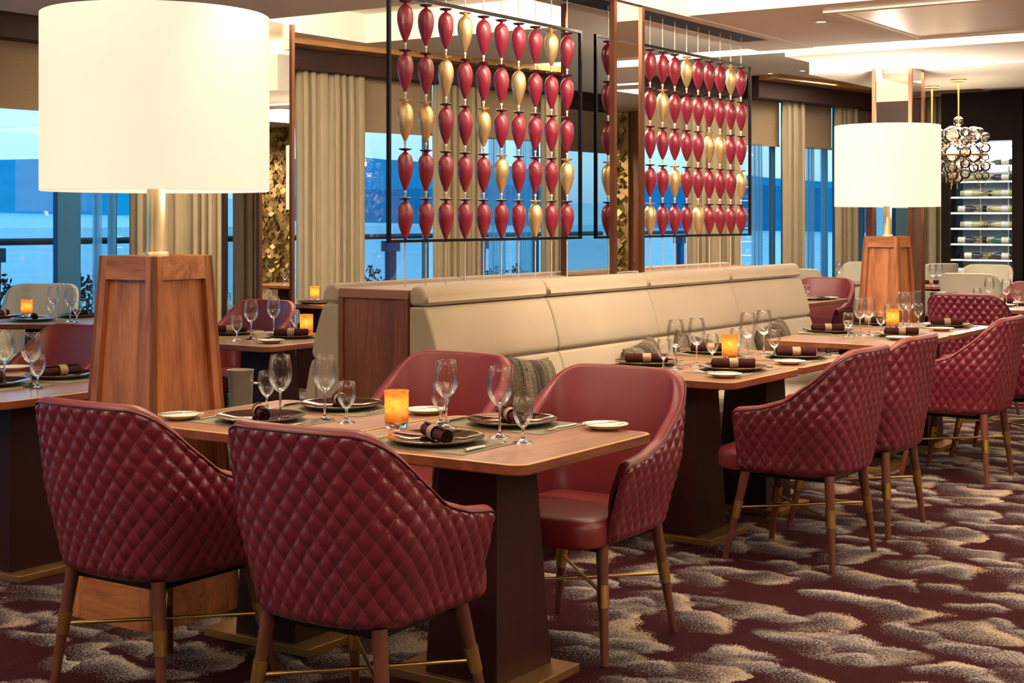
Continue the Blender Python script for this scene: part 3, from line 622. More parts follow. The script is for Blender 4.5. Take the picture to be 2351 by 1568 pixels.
# ---------------------------------------------------------------- chairs
def make_chair(kind):
    t = thing('dining_armchair', '', 'chair')
    red = kind == 'red'; hgt = .905 if red else 1.07; sides_low = red
    w0, R0, b0, yf, zb = .297, .35, .20, .19, .385
    # reference outline
    L1 = yf+R0-b0; th = np.linspace(0, PI, 400)
    n_ = 2.9
    cx = -np.sign(np.cos(th))*np.abs(np.cos(th))**(2/n_); sy = np.abs(np.sin(th))**(2/n_)
    X = w0*cx; Y = -R0+b0-b0*sy; dl = np.hypot(np.diff(X), np.diff(Y)); cum = np.concatenate([[0], np.cumsum(dl)]); Lc = cum[-1]; LT = 2*L1+Lc
    ns = 300 if red else 90; ntt = 88 if red else 24
    S_ = np.linspace(0, LT, ns)
    def base(s):
        if s < L1: return ('L', s/L1, -1.0, 0.0)
        if s > L1+Lc: return ('R', (LT-s)/L1, 1.0, 0.0)
        q = np.interp(s-L1, cum, np.arange(400)); i = int(min(q, 398)); f = q-i
        return ('C', 0, cx[i]*(1-f)+cx[i+1]*f, sy[i]*(1-f)+sy[i+1]*f)
    def wz(z):
        q = min(1, max(0, (z-zb)/.28)); q = q*q*(3-2*q); u = max(0, 1-(z-zb)/.035)
        return w0*(.83+.17*q)-.016*u*u
    def rz_(z):
        u = max(0, 1-(z-zb)/.035); return .275+(z-zb)/(.52)*.075-.016*u*u
    def pt(bs, z):
        k, q, c, sy_ = bs; w = wz(z); rr = rz_(z)
        if k == 'C': return np.array([w*c, -rr+b0-b0*sy_])
        return np.array([c*w, yf+(-rr+b0-yf)*q])
    bases = [base(s) for s in S_]
    yref = np.array([pt(b, .8)[1] for b in bases])
    hp = [(-.40, hgt), (-.31, hgt-.006), (-.27, hgt-.035), (-.18, .778), (-.07, .692), (.045, .657), (.146, .645), (.2, .645)] if red else [(-.40, hgt), (-.3, hgt-.01), (-.24, hgt-.06), (-.15, hgt-.25), (-.05, .80), (.06, .66), (.2, .60)]
    ht = np.interp(yref, [a for a, b in hp], [b for a, b in hp])
    kk = np.ones(9 if red else 3); kk /= kk.sum(); pad = len(kk)//2
    ht = np.convolve(np.pad(ht, pad, mode='edge'), kk, mode='valid')
    edge = np.minimum(S_, LT-S_)
    rc = .045; q = np.clip(1-edge/rc, 0, 1); ht = ht-rc*(1-np.sqrt(1-q*q))
    # plan normals
    pm = np.array([pt(b, .6) for b in bases]); tg = np.gradient(pm, axis=0); nr = np.stack([tg[:, 1], -tg[:, 0]], 1); nr /= np.linalg.norm(nr, axis=1)[:, None]
    cen = np.array([0, -.05]); sg = np.sign(((pm-cen)*nr).sum(1)); nr *= sg[:, None]
    T = .042; qe = np.clip(1-edge/.021, 0, 1); pinch = (T/2)*(1-np.sqrt(1-qe*qe))
    du, dv = .0585, .072
    G = []; UV = []
    for i in range(ntt):
        tt = i/(ntt-1); row = []
        for j in range(ns):
            z = zb+tt*(ht[j]-zb); p = pt(bases[j], z); h = 0
            u = (S_[j]-LT/2)/du; v = (z-.62)/dv; a_ = u+v; b_ = u-v
            if red:
                h = .0105*(abs(math.sin(PI*a_))*abs(math.sin(PI*b_)))**.5
                fade = min(1, (ht[j]-z)/.014, edge[j]/.014, (z-zb)/.01+.25); h *= max(0, fade)
            p = p+nr[j]*(h-pinch[j]-.004); row.append((p[0], p[1], z)); UV.append((a_, b_))
        G.append(row)
    m = MB().grid(G); m.uv = UV
    m.build('quilted_shell' if red else 'outer_shell', 'quilt' if red else 'beige_fabric', t, ang=85)
    # rim and inner lining
    G = []; ni = 18
    for k in range(9):
        a = PI*k/8; row = []
        for j in range(ns):
            rad = T/2-pinch[j]; p = pt(bases[j], ht[j])-nr[j]*(T/2+.002)+nr[j]*(rad*math.cos(a)); row.append((p[0], p[1], ht[j]+.6*rad*math.sin(a)))
        G.append(row)
    for i in range(1, ni):
        tt = i/(ni-1); row = []
        for j in range(ns):
            z = ht[j]+(.43-ht[j])*tt; p = pt(bases[j], z)-nr[j]*(T-pinch[j]+.002+.012*math.sin(PI*min(1, tt*1.3))); row.append((p[0], p[1], z))
        G.append(row)
    lining = MB().grid(G).build('inner_back', 'leather_smooth' if red else 'beige_fabric', t, ang=85)
    if red:
        pts = [(pt(bases[j], ht[j])[0]+nr[j][0]*(.001-pinch[j]), pt(bases[j], ht[j])[1]+nr[j][1]*(.001-pinch[j]), ht[j]-.002) for j in range(0, ns, 3)]
        MB().tube(pts, .0032, 6).build('piping', 'piping_leather', lining)
    # seat
    wi = wz(.45)-.034
    out = []
    for p in rrect(-wi, wi, -.20, .30, .07, 7): 
        x, y = p
        if y > .2: x *= 1.0
        if y > .0: y += .02*(1-(x/wi)**2)
        out.append((x, y))
    MB().prism(out, [(.372, .03), (.378, .006), (.392, 0), (.44, 0), (.458, .006), (.468, .02), (.474, .06), (.478, .12), (.479, .2)]).build('seat', 'leather_smooth' if red else 'beige_fabric', t, ang=60)
    MB().box(-.18, .18, -.2, .2, .355, .39).build('seat_frame', 'black_steel', t, smooth=False)
    # legs with brass ferrules
    for (sx, sy2) in ((-1, -1), (1, -1), (-1, 1), (1, 1)):
        a = Vector((sx*.185, -.02+sy2*.185, .385)); f = Vector((sx*.24, sy2*.24, .0))
        lg = MB().tube([f, f.lerp(a, .5), a], .0125, 14, r2=.0215).build('leg', 'leg_wood', t)
        p0, p1 = f.lerp(a, .46), f.lerp(a, .645); MB().tube([p0, p1], .0192, 16, r2=.0212).build('ferrule', 'brass', lg)
    for sx in (1, -1):
        f = lambda sx, sy2: Vector((sx*.24, sy2*.24, 0)).lerp(Vector((sx*.185, -.02+sy2*.185, .385)), .555)
        dz = Vector((0, 0, .006*sx)); MB().tube([f(sx, -1)+dz, f(-sx, 1)+dz], .0062, 10).build('stretcher', 'brass', t)
    return t
CH = [('red', 3.18, 2.60, '+U', 2, 'quilted burgundy leather armchair nearest the camera, back turned to us'),
      ('red', 3.22, 3.445, '+U', 0, 'quilted burgundy armchair at lower left, back turned, beside the nearest one'),
      ('red', 4.37, 2.645, '-U', 0, 'burgundy armchair facing us at the right end of the front table'),
      ('red', 4.50, 3.46, '-U', 0, 'burgundy armchair facing us behind the candle of the front table'),
      ('red', 5.975, 2.51, '+V', 0, 'quilted burgundy armchair at the near end of the banquette tables'),
      ('red', 6.72, 2.54, '+V', 0, 'quilted burgundy armchair second along the banquette tables'),
      ('red', 8.29, 2.55, '+V', 0, 'quilted burgundy armchair third along the banquette tables, at right'),
      ('red', 9.2, 2.55, '+V', 0, 'quilted burgundy armchair cut by the right picture edge'),
      ('red', 10.95, 3.22, '+U', 0, 'quilted burgundy armchair with its back to us beyond the far banquette table'),
      ('red', 12.75, 3.30, '-U', 0, 'burgundy armchair facing us at the far right table'),
      ('red', 12.62, 5.16, '-U', 0, 'burgundy armchair facing us just past the end of the banquette'),
      ('red', 4.68, 5.95, '-U', 0, 'burgundy armchair facing us at the left table beside the near lamp'),
      ('red', 6.95, 6.80, '-U', 0, 'burgundy armchair facing us in front of the left mirrored column'),
      ('beige', D(72, 11.2)[0], D(72, 11.2)[1], None, PI+R(YAW), 'beige high back chair by the window at the left edge'),
      ('beige', 11.0, 5.9, None, R(150), 'beige high back chair seen through the far glass screen strands'),
      ('beige', 13.55, 6.15, None, R(145), 'beige high back chair just above the banquette far end'),
      ('beige', 14.4, 6.1, None, R(20), 'large cream high back chair right of the far glass screen'),
      ('beige', 16.6, 6.35, None, R(170), 'pale grey high back chair left of the far lamp pedestal'),
      ('beige', 16.95, 5.6, None, R(60), 'white high back chair between far lamp and wine cabinet'),
      ('beige', 14.15, 4.15, None, R(0), 'beige chair with its back to us in front of the wine cabinet'),
      ('beige', 16.3, 4.75, None, R(180), 'cream chair at the candle table in front of the wine cabinet'),
      ('beige', 16.75, 4.05, None, R(180), 'cream chair at the right edge below the wine cabinet')]
for (k, u, v, dr, rz, lab) in CH:
    rot = FWD[dr]+(R(rz) if k == 'red' else 0) if dr else rz
    o = place('chair_'+k, lambda: make_chair(k), W(u, v, 0), rot, lab, group='burgundy armchairs' if k == 'red' else 'pale high back chairs')
    if 'left edge' in lab and k == 'beige': o.scale = (1, 1, .88)

# ---------------------------------------------------------------- tables
def make_table(wx, wy):       # wx along world X (V), wy along world Y (U)
    t = thing('dining_table', '', 'table'); zt = .75
    out = rrect(-wx/2, wx/2, -wy/2, wy/2, .05, 8)
    tp = MB().prism(out, [(zt-.032, .004), (zt-.028, 0), (zt-.002, 0), (zt-.0012, .002)]).build('tabletop', 'edge_wood', t, ang=30)
    MB().prism(out, [(zt-.0015, .002), (zt, .003)]).build('edge_inlay', 'inlay', tp, ang=30)
    out2 = rrect(-wx/2+.012, wx/2-.012, -wy/2+.012, wy/2-.012, .042, 8)
    MB().prism(out2, [(zt-.001, 0), (zt+.0004, 0)]).build('veneer', 'table_wood', tp, ang=30)
    MB().box(-.22, .22, -.22, .22, zt-.055, zt-.031).build('apron', 'base_wood', t, smooth=False)
    b = MB().frus((-.115, .155, -.16, .15), (-.06, .155, -.16, .06), .028, zt-.05).build('pedestal', 'base_wood', t, smooth=False, bevel=.003)
    MB().box(-.24, .24, -.185, .185, 0, .028).build('floor_plate', 'gold_plate', t, smooth=False, bevel=.002)
    return t
TB = [('A', .80, .79, 3.855, 2.685, 0, 'square topped walnut table nearest the camera, right half of front pair'),
      ('A', .80, .79, 3.855, 3.50, 0, 'walnut table joined to the front table, left half next to the lamp'),
      ('B', .86, .755, 6.095, 3.14, 0, 'walnut table at the near end of the banquette'),
      ('B', .86, .755, 6.865, 3.15, 0, 'walnut table second along the banquette, joined to the first'),
      ('C', .80, .92, 8.35, 3.14, 0, 'walnut table third along the banquette, with candle and glasses'),
      ('C', .80, .92, 9.29, 3.14, 0, 'walnut table last along the banquette at right'),
      ('A', .80, .79, 3.97, 5.12, 0, 'walnut table at the left edge beside the near lamp'),
      ('A', .80, .79, 3.97, 5.94, 0, 'walnut table joined behind the left edge table'),
      ('D', .80, .88, 6.38, 5.98, 0, 'walnut table between near lamp and walnut divider'),
      ('D', .80, .88, 6.38, 6.80, 0, 'walnut table joined behind the one between lamp and divider'),
      ('D', .80, .88, 12.0, 5.16, 0, 'walnut table past the far end of the banquette'),
      ('D', .80, .88, 12.0, 3.22, 0, 'walnut table at the right edge beyond the quilted chair'),
      ('A', .80, .79, 15.6, 4.95, 0, 'small table with candle in front of the wine cabinet'),
      ('A', .80, .79, 15.7, 6.2, 0, 'small table between pale chairs left of the far lamp'),
      ('A', .80, .79, 9.5, 8.35, 0, 'small walnut table with candle before the tall curtain')]
for (k, wx, wy, u, v, rz, lab) in TB:
    o = place('table_'+k, lambda: make_table(wx, wy), W(u, v, 0), rz, lab, group='walnut dining tables')
def ltable():
    return make_table(1.4, 1.0)
o = ltable(); U_, V_ = D(95, 10.29); o.location = W(U_, V_, 0); o.rotation_euler = (0, 0, R(YAW)); o['label'] = 'long walnut table under the window at the left edge'; o['group'] = 'walnut dining tables'

# ---------------------------------------------------------------- table ware
TZ = .7508
def glass_big():
    t = thing('wine_glass', '', 'glass')
    o = [(.004, .098), (.015, .102), (.028, .116), (.0385, .138), (.0415, .158), (.040, .182), (.036, .208), (.0325, .226)]
    i = [(r-.0012, z+.0006) for r, z in o][::-1]
    MB().lathe([(.0005, .0975)]+o+[(.0322, .2262)], 28, cap=False).build('bowl', 'bowl_glass', t, ang=70)
    MB().lathe([(.0005, .1), (.006, .1), (.0042, .092), (.0036, .06), (.004, .025), (.0065, .012), (.016, .006), (.034, .0022), (.0345, .0008), (.033, .0), (.0005, .0)], 24, cap=False).build('stem', 'stem_glass', t, ang=60)
    return t
def glass_small():
    t = thing('water_glass', '', 'glass')
    o = [(.004, .045), (.012, .050), (.022, .062), (.030, .080), (.0325, .096), (.0315, .115), (.028, .140)]
    i = [(r-.0012, z+.0006) for r, z in o][::-1]
    MB().lathe([(.0005, .0445)]+o+[(.0277, .1402)], 28, cap=False).build('bowl', 'bowl_glass', t, ang=70)
    MB().lathe([(.0005, .047), (.006, .047), (.0044, .040), (.0046, .020), (.008, .010), (.016, .005), (.030, .002), (.0305, .0007), (.029, 0), (.0005, 0)], 24, cap=False).build('stem', 'stem_glass', t, ang=60)
    return t
def charger():
    t = thing('charger_plate', '', 'plate')
    MB().lathe([(.0005, .006), (.095, .006), (.105, .010), (.150, .020), (.1515, .021)], 56, cap=False).build('glaze', 'plate_dark', t, ang=25)
    MB().lathe([(.1505, .0206), (.1535, .0214), (.1525, .0196)], 56, cap=False).build('gilt_rim', 'plate_rim', t, ang=60)
    MB().lathe([(.153, .0205), (.150, .0175), (.105, .006), (.095, .0), (.0005, .0)], 56, cap=False).build('underside', 'plate_under', t, ang=25)
    return t
def side_plate():
    t = thing('side_plate', '', 'plate')
    MB().lathe([(.0005, .004), (.045, .004), (.055, .009), (.077, .017), (.0775, .0185), (.074, .0175), (.05, .005), (.04, 0), (.0005, 0)][::1], 40, cap=False).build('dish', 'porcelain', t, ang=40)
    return t
def roll():
    t = thing('napkin_roll', '', 'napkin'); m = MB(); n = 120; G = []      # spiral of cloth along local y
    for y in (-.098, -.094, -.05, 0, .05, .094, .098):
        row = []
        for k in range(n+1):
            a = 2*PI*3.3*k/n; rr = .004+.0195*k/n; e = .0015*math.sin(a*2.3) if abs(y) > .09 else 0
            row.append((rr*math.cos(a), y+e, .0235+rr*math.sin(a)))
        G.append(row)
    o = m.grid(G).build('cloth', 'napkin', t, ang=80); s = o.modifiers.new('cloth', 'SOLIDIFY'); s.thickness = .002
    mb = MB(); G = [[(rr*math.cos(2*PI*k/28), y, .0240+rr*math.sin(2*PI*k/28)) for k in range(28)] for (rr, y) in ((.0238, -.019), (.0252, -.020), (.0252, -.006), (.0248, 0), (.0252, .006), (.0252, .020), (.0238, .019))]
    mb.grid(G, True).build('napkin_ring', 'ring', t, ang=50); return t
def candle():
    t = thing('candle_holder', '', 'candle holder')
    MB().lathe([(.0395, .022), (.0405, .118), (.0425, .124), (.0385, .124), (.037, .118), (.036, .030), (.0005, .028)], 32, cap=False).build('amber_cup', 'amber_glass', t, ang=50)
    MB().lathe([(.0005, 0), (.036, .0), (.0385, .004), (.039, .022), (.0005, .022)], 32, cap=False).build('glass_foot', 'stem_glass', t, ang=50)
    MB().lathe([(.0005, .058), (.007, .064), (.009, .075), (.006, .090), (.0005, .102)], 16, cap=False).build('flame', 'flame', t)
    return t
def placemat():
    return MB().box(-.21, .21, -.15, .15, 0, .0016).build('placemat', 'placemat', smooth=False)
def fork():
    t = thing('fork', '', 'fork'); m = MB()
    m.tube([(0, -.10, .004), (0, -.03, .005), (0, .02, .008), (0, .045, .004)], .0035, 8, r2=.0022)
    for x in (-.0085, -.003, .003, .0085):
        m.tube([(0, .043, .004), (x, .056, .003), (x, .075, .006), (x, .097, .010)], .0013, 6)
    m.build('fork_body', 'silver', t); return t
def knife():
    t = thing('knife', '', 'knife')
    MB().tube([(0, -.11, .006), (0, -.06, .0065), (0, -.01, .0055)], .0062, 8, r2=.0045).build('handle', 'silver', t)
    MB().hexa([(-.001, -.01, .001), (.001, -.01, .001), (.001, .11, .001), (-.001, .11, .001), (-.0008, -.01, .011), (.0008, -.01, .011), (.0006, .095, .011), (-.0006, .095, .011)]).build('blade', 'silver', t, smooth=False); return t
def butter():
    t = thing('butter_knife', '', 'knife')
    MB().tube([(0, -.08, .0215), (0, 0, .0215)], .004, 8, r2=.003).build('handle', 'silver', t)
    MB().prism([(-.003, 0), (.009, .01), (.009, .06), (.0, .078), (-.004, .06)], [(.0205, 0), (.0220, 0)]).build('blade', 'silver', t, smooth=False); return t
GR = {'wine_glass': 'large wine glasses on the tables', 'water_glass': 'small stemmed water glasses', 'charger_plate': 'dark charger plates', 'side_plate': 'white side plates', 'napkin_roll': 'rolled brown napkins',
      'candle_holder': 'amber candle holders', 'placemat': 'green grey placemats', 'fork': 'silver forks', 'knife': 'silver knives', 'butter_knife': 'butter knives'}
MK = {'G': ('wine_glass', glass_big, 'tall clear wine glass'), 'g': ('water_glass', glass_small, 'small clear stemmed glass'), 'C': ('charger_plate', charger, 'dark glossy charger plate'),
      's': ('side_plate', side_plate, 'small white side plate'), 'n': ('napkin_roll', roll, 'rolled brown napkin with woven ring'), 'c': ('candle_holder', candle, 'lit amber glass candle holder'),
      'm': ('placemat', placemat, 'green grey placemat'), 'f': ('fork', fork, 'silver fork'), 'k': ('knife', knife, 'silver knife'), 'b': ('butter_knife', butter, 'butter knife')}
def item(code, px, py, where, rz=0, z=TZ, dz=0, tilt=None, tz=None):
    nm, mk, txt = MK[code]; U, V = P(px, py, z); lab = txt+' '+where
    return item_uv(code, U, V, z+dz, where, rz)
def item_uv(code, U, V, z, where, rz=0):
    nm, mk, txt = MK[code]
    key = 'ware_'+code
    o = place(key, mk, W(U, V, z), rz, txt+' '+where, group=GR[nm])
    if 'category' not in o: o['category'] = 'placemat'
    return o
CR = R(YAW)       # facing straight along the view
# front table (two joined tables), diners along U
def cover(px, py, where, nrot, mrot=0, knife_side=None, z=TZ, mat=True):
    U, V = P(px, py, z)
    if mat: item_uv('m', U, V, z, where, mrot)
    item_uv('C', U, V, z+.0017, where); item_uv('n', U+.0, V, z+.0078, where, nrot)
    return U, V
NA = CR+R(8)      # rolls on the front table point at the viewer
S1 = [(1000, 1017, 'at the near right place of the front table'), (1175, 975, 'at the far right place of the front table'),
      (598, 967, 'at the near left place of the front table'), (783, 938, 'at the far left place of the front table')]
for i, (px, py, wh) in enumerate(S1):
    U, V = cover(px, py, wh, NA+R(14 if i == 0 else 8), 0)
    s = 1 if i in (0, 2) else -1      # near side diner faces +U: fork left (+V)
    item_uv('f', U-.0*s, V+.19*s, TZ+.0017, wh, 0 if s > 0 else PI)
    item_uv('k', U-.0*s, V-.19*s, TZ+.0017, wh, 0 if s > 0 else PI)
for (c, px, py, wh) in [('G', 643, 965, 'standing at the near left plate of the front table'), ('g', 612, 940, 'left of the tall glass on the front table'),
                        ('G', 745, 964, 'in front of the far left plate of the front table'), ('g', 795, 970, 'between far left plate and candle, front table'),
                        ('G', 1024, 982, 'just right of the candle on the front table'), ('g', 1011, 974, 'behind the tall glass right of the front candle'),
                        ('G', 1147, 1004, 'left of the pair at the front table right side'), ('g', 1200, 1016, 'nearest the front table right corner'),
                        ('c', 910, 982, 'in the middle of the front table'), ('s', 415, 962, 'behind the lower left chair on the front table'),
                        ('s', 978, 950, 'right of the candle behind the tall glass'), ('s', 1389, 985, 'near the right end of the front table')]:
    item(c, px, py, wh)
item('b', 1389, 985, 'resting on the side plate at right end of front table', CR-R(60)); item('b', 978, 950, 'resting on side plate right of the front candle', CR-R(58)); item('b', 418, 962, 'resting on side plate behind the lower left chair', CR-R(58))
# banquette tables
NB = CR-PI/2
S2 = [(1484, 838, 'at the left of the near banquette table'), (1683, 850, 'at the front place of the near banquette table'),
      (1827, 822, 'at the second chair of the banquette tables'), (1630, 812, 'behind candle on the banquette side'),
      (1900, 764, 'at left end of the third banquette table'), (2069, 773, 'at the front of the third banquette table'),
      (2173, 751, 'at the right end of the banquette tables'), (1990, 746, 'at far side of third banquette table')]
for i, (px, py, wh) in enumerate(S2):
    U, V = cover(px, py, wh, NB, PI/2)
    s = 1 if i in (1, 2, 5, 6) else -1
    item_uv('f', U-.19*s, V, TZ+.0017, wh, PI/2*s); item_uv('k', U+.19*s, V, TZ+.0017, wh, PI/2*s)
for (c, px, py, wh) in [('g', 1523, 848, 'far left on the near banquette table'), ('G', 1551, 847, 'second from left on the near banquette table'), ('G', 1599, 841, 'third from left on the near banquette table'),
                        ('g', 1635, 834, 'left of the candle on near banquette table'), ('g', 1690, 818, 'behind the candle on the near banquette table'), ('G', 1716, 822, 'first right of the banquette candle'), ('G', 1753, 813, 'second right of the banquette candle'),
                        ('g', 1777, 820, 'right of the two tall glasses by banquette candle'), ('c', 1675, 826, 'on the near banquette table'), ('s', 1663, 866, 'at the near corner of the banquette table'),
                        ('s', 1812, 836, 'in front of the second banquette chair'),
                        ('g', 1947, 772, 'left on the third banquette table'), ('G', 1974, 770, 'left of the pair on third banquette table'), ('G', 1994, 769, 'right of the pair on third banquette table'), ('g', 2022, 764, 'left of the third table candle'),
                        ('g', 2040, 746, 'behind the candle of third banquette table'), ('c', 2049, 754, 'on the third banquette table'), ('G', 2072, 750, 'right of the third table candle'), ('G', 2086, 748, 'second right of the third table candle'), ('g', 2108, 744, 'near the right end of banquette tables'),
                        ('s', 2064, 780, 'just above the second quilted chair back'), ('s', 2161, 759, 'near the right end of banquette tables')]:
    item(c, px, py, wh)
item('b', 1663, 866, 'on the side plate at near banquette table corner', NB); item('b', 1812, 836, 'on the side plate before second banquette chair', NB)
# left tables
for (px, py, wh, nr_) in [(140, 867, 'at the left table beside the near lamp', CR+PI-R(35)), (-20, 885, 'cut by the left picture edge', CR), (78, 737, 'on the window table at the left edge', CR+R(20)), (182, 728, 'second on the window table at left', CR+R(40)),
                          (4, 729, 'at the back of the left window table', CR)]:
    cover(px, py, wh, nr_, 0 if py > 800 else CR)
for (c, px, py, wh) in [('G', 71, 889, 'at the left table in front of the red chair'), ('g', 86, 891, 'at the left table beside the tall glass'), ('G', 10, 884, 'cut by the left picture edge'), ('s', 30, 850, 'on the left table behind the glasses'),
                        ('c', 61, 727, 'on the window table at far left'), ('G', 122, 733, 'on the left window table, left one'), ('g', 116, 730, 'on the left window table behind the tall glass'), ('G', 161, 738, 'on the left window table, right one'), ('g', 176, 739, 'on the left window table nearest the lamp'),
                        ('G', 576, 779, 'left of pair on table between lamp and divider'), ('G', 628, 768, 'right of pair on table between lamp and divider'), ('g', 543, 781, 'beside the lamp pedestal on the middle left table'), ('g', 677, 765, 'next to the candle by the walnut divider'),
                        ('c', 703, 769, 'beside the cream banquette end left of divider'), ('s', 622, 787, 'at the corner of table between lamp and divider'), ('c', 722, 690, 'in front of the tall beige curtain'),
                        ('C', 722, 697, 'under the candle in front of the tall curtain')]:
    item(c, px, py, wh)
cover(668, 776, 'on table between lamp and divider', NB, PI/2); cover(528, 768, 'half hidden by the lamp on middle left table', NB, PI/2)
item('b', 622, 787, 'on the side plate between lamp and divider', NB)
# far tables
for (c, px, py, wh) in [('g', 1850, 690, 'at the table past the banquette end'), ('s', 1905, 687, 'at the table past the banquette end'), ('C', 1862, 688, 'on the table past the banquette end'),
                        ('G', 2310, 706, 'at right edge table, left of pair'), ('g', 2335, 707, 'at the right picture edge'), ('G', 2271, 701, 'above the quilted chair back at right'), ('g', 2243, 701, 'just above the quilted chair back, leftmost'),
                        ('C', 2325, 700, 'on the right edge table'), ('s', 2308, 704, 'on the right edge table'), ('n', 2296, 698, 'on the right edge table'),
                        ('c', 2178, 655, 'in front of the wine cabinet'), ('G', 2141, 657, 'left of pair before the wine cabinet'), ('G', 2156, 656, 'right of pair before the wine cabinet'), ('n', 2136, 653, 'beside the two glasses before wine cabinet'),
                        ('G', 1926, 647, 'on the table left of the far lamp'), ('n', 1914, 649, 'on the table left of the far lamp')]:
    item(c, px, py, wh, NB if c == 'n' else 0)
def bucket(h, r):
    m = MB().lathe([(.0005, 0), (r*.82, 0), (r*.85, .004), (r, h), (r+.003, h+.003), (r-.003, h+.002), (r*.82, .008), (.0005, .008)], 32, cap=False); return m
t = thing('wine_bucket', 'brushed steel wine bucket on a stand behind the front table', 'bucket', W(*D(552, 6.4), 0))
bucket(.19, .056).build('pail', 'steel', t, ang=50).location = (0, 0, .60)
MB().lathe([(.09, 0), (.09, .012), (.012, .02), (.008, .03), (.008, .585), (.055, .598), (.055, .602)], 24).build('stand', 'steel', t)
MB().tube([(.05, .03, .735), (.075, .045, .735)], .006, 8).build('handle', 'steel', t)
U_, V_ = P(2165, 690, .75)
t = thing('wine_bucket', 'silver wine bucket below the candle before the wine cabinet', 'bucket', W(U_, V_, .0)); bucket(.22, .11).build('pail', 'steel', t, ang=50).location = (0, 0, .60)
MB().lathe([(.12, 0), (.12, .012), (.012, .02), (.012, .585), (.08, .598), (.08, .602)], 24).build('stand', 'steel', t)

# ---------------------------------------------------------------- big lamps
def make_lamp():
    t = thing('pedestal_lamp', '', 'lamp'); zt = 1.31; a, b = .143, .218   # half widths top and bottom
    hw = lambda z: b+(a-b)*z/zt
    MB().frus((-b+.02, b-.02, -b+.02, b-.02), (-a+.02, a-.02, -a+.02, a-.02), 0, zt-.02).build('pedestal_core', 'lamp_wood', t, smooth=False)
    for k in range(4):
        M = Matrix.Rotation(k*PI/2, 4, 'Z'); f = MB()
        def bar(x0b, x1b, x0t, x1t, z0, z1, dep=.02):
            y0, y1 = -hw(z0), -hw(z1)
            vs = [(x0b, y0, z0), (x1b, y0, z0), (x1b, y0+dep, z0), (x0b, y0+dep, z0), (x0t, y1, z1), (x1t, y1, z1), (x1t, y1+dep, z1), (x0t, y1+dep, z1)]
            f.hexa([tuple(M @ Vector(v)) for v in vs])
        wb, wt = .062, .042
        bar(-hw(0), -hw(0)+wb, -hw(zt), -hw(zt)+wt, 0, zt); bar(hw(0)-wb, hw(0), hw(zt)-wt, hw(zt), 0, zt)
        f.build('side_stiles', 'lamp_wood', t, smooth=False, bevel=.0015)
        for (z0, z1) in ((zt-.085, zt), (0, .14)):
            f = MB(); i0 = hw(z0)-(wb+(wt-wb)*z0/zt); i1 = hw(z1)-(wb+(wt-wb)*z1/zt); bar(-i0, i0, -i1, i1, z0, z1); f.build('cross_rail', 'lamp_wood_h', t, smooth=False)
    MB().box(-a+.012, a-.012, -a+.012, a-.012, zt-.015, zt-.008).build('pedestal_top', 'lamp_wood_h', t, smooth=False)
    MB().lathe([(.0005, zt-.01), (.045, zt-.01), (.047, zt+.006), (.044, zt+.012), (.036, zt+.014), (.034, zt+.05), (.034, zt+.36), (.0005, zt+.36)], 28, cap=False).build('stem', 'stem_brass', t, ang=40)
    MB().lathe([(.408, 1.545), (.412, 1.547), (.412, 2.188), (.408, 2.19), (.405, 2.188), (.405, 1.549), (.408, 1.545)], 72, cap=False).build('lamp_shade', 'shade', t, ang=60)
    hp = MB(); hp.lathe([(.40, 1.62), (.40, 1.625), (.0005, 1.625), (.0005, 1.62)], 40, cap=False); hp.build('diffuser', 'shade', t)
    hp = MB(); hp.tube([(-.405, 0, 2.14), (.405, 0, 2.14)], .004, 6); hp.tube([(0, -.405, 2.14), (0, .405, 2.14)], .004, 6); hp.build('shade_spider', 'brass', t)
    return t
place('lamp', make_lamp, W(3.80, 4.12, 0), 0, 'huge drum shade lamp on walnut pedestal at upper left', group='pedestal lamps')
place('lamp', make_lamp, W(11.47, 4.08, 0), 0, 'drum shade lamp on walnut pedestal at far right', group='pedestal lamps')
place('lamp', make_lamp, W(.6, 4.3, 0), 0, 'pedestal lamp added to light the ceiling, behind the camera on the left', group='pedestal lamps')  # this lamp and the next three are unseen, added to brighten the ceiling
place('lamp', make_lamp, W(6.2, -1.7, 0), 0, 'pedestal lamp added to light the ceiling, out of view on the right', group='pedestal lamps')
place('lamp', make_lamp, W(1.8, -1.4, 0), 0, 'pedestal lamp added to light the ceiling, behind the camera on the right', group='pedestal lamps')
place('lamp', make_lamp, W(10.4, -1.5, 0), 0, 'pedestal lamp added to light the ceiling, out of view beyond the right edge', group='pedestal lamps')
for (u, v) in ((3.80, 4.12), (11.47, 4.08), (.6, 4.3), (6.2, -1.7), (1.8, -1.4), (10.4, -1.5)):
    l = bpy.data.lights.new('lamp_bulb', 'POINT'); l.energy = 100 if (u, v) in ((3.80, 4.12), (11.47, 4.08)) else 330; l.color = (1, .86, .70); l.shadow_soft_size = .08  # stronger bulbs in the added unseen lamps, thrown up at the ceiling
    o = bpy.data.objects.new('lamp_bulb', l); COL.objects.link(o); o.location = W(u, v, 2.08 if (u, v) in ((3.80, 4.12), (11.47, 4.08)) else 2.155)
    l = bpy.data.lights.new('lamp_bulb_low', 'POINT'); l.energy = 7; l.color = (1, .80, .58); l.shadow_soft_size = .12
    o = bpy.data.objects.new('lamp_bulb_low', l); COL.objects.link(o); o.location = W(u+.12, v-.12, 1.585)

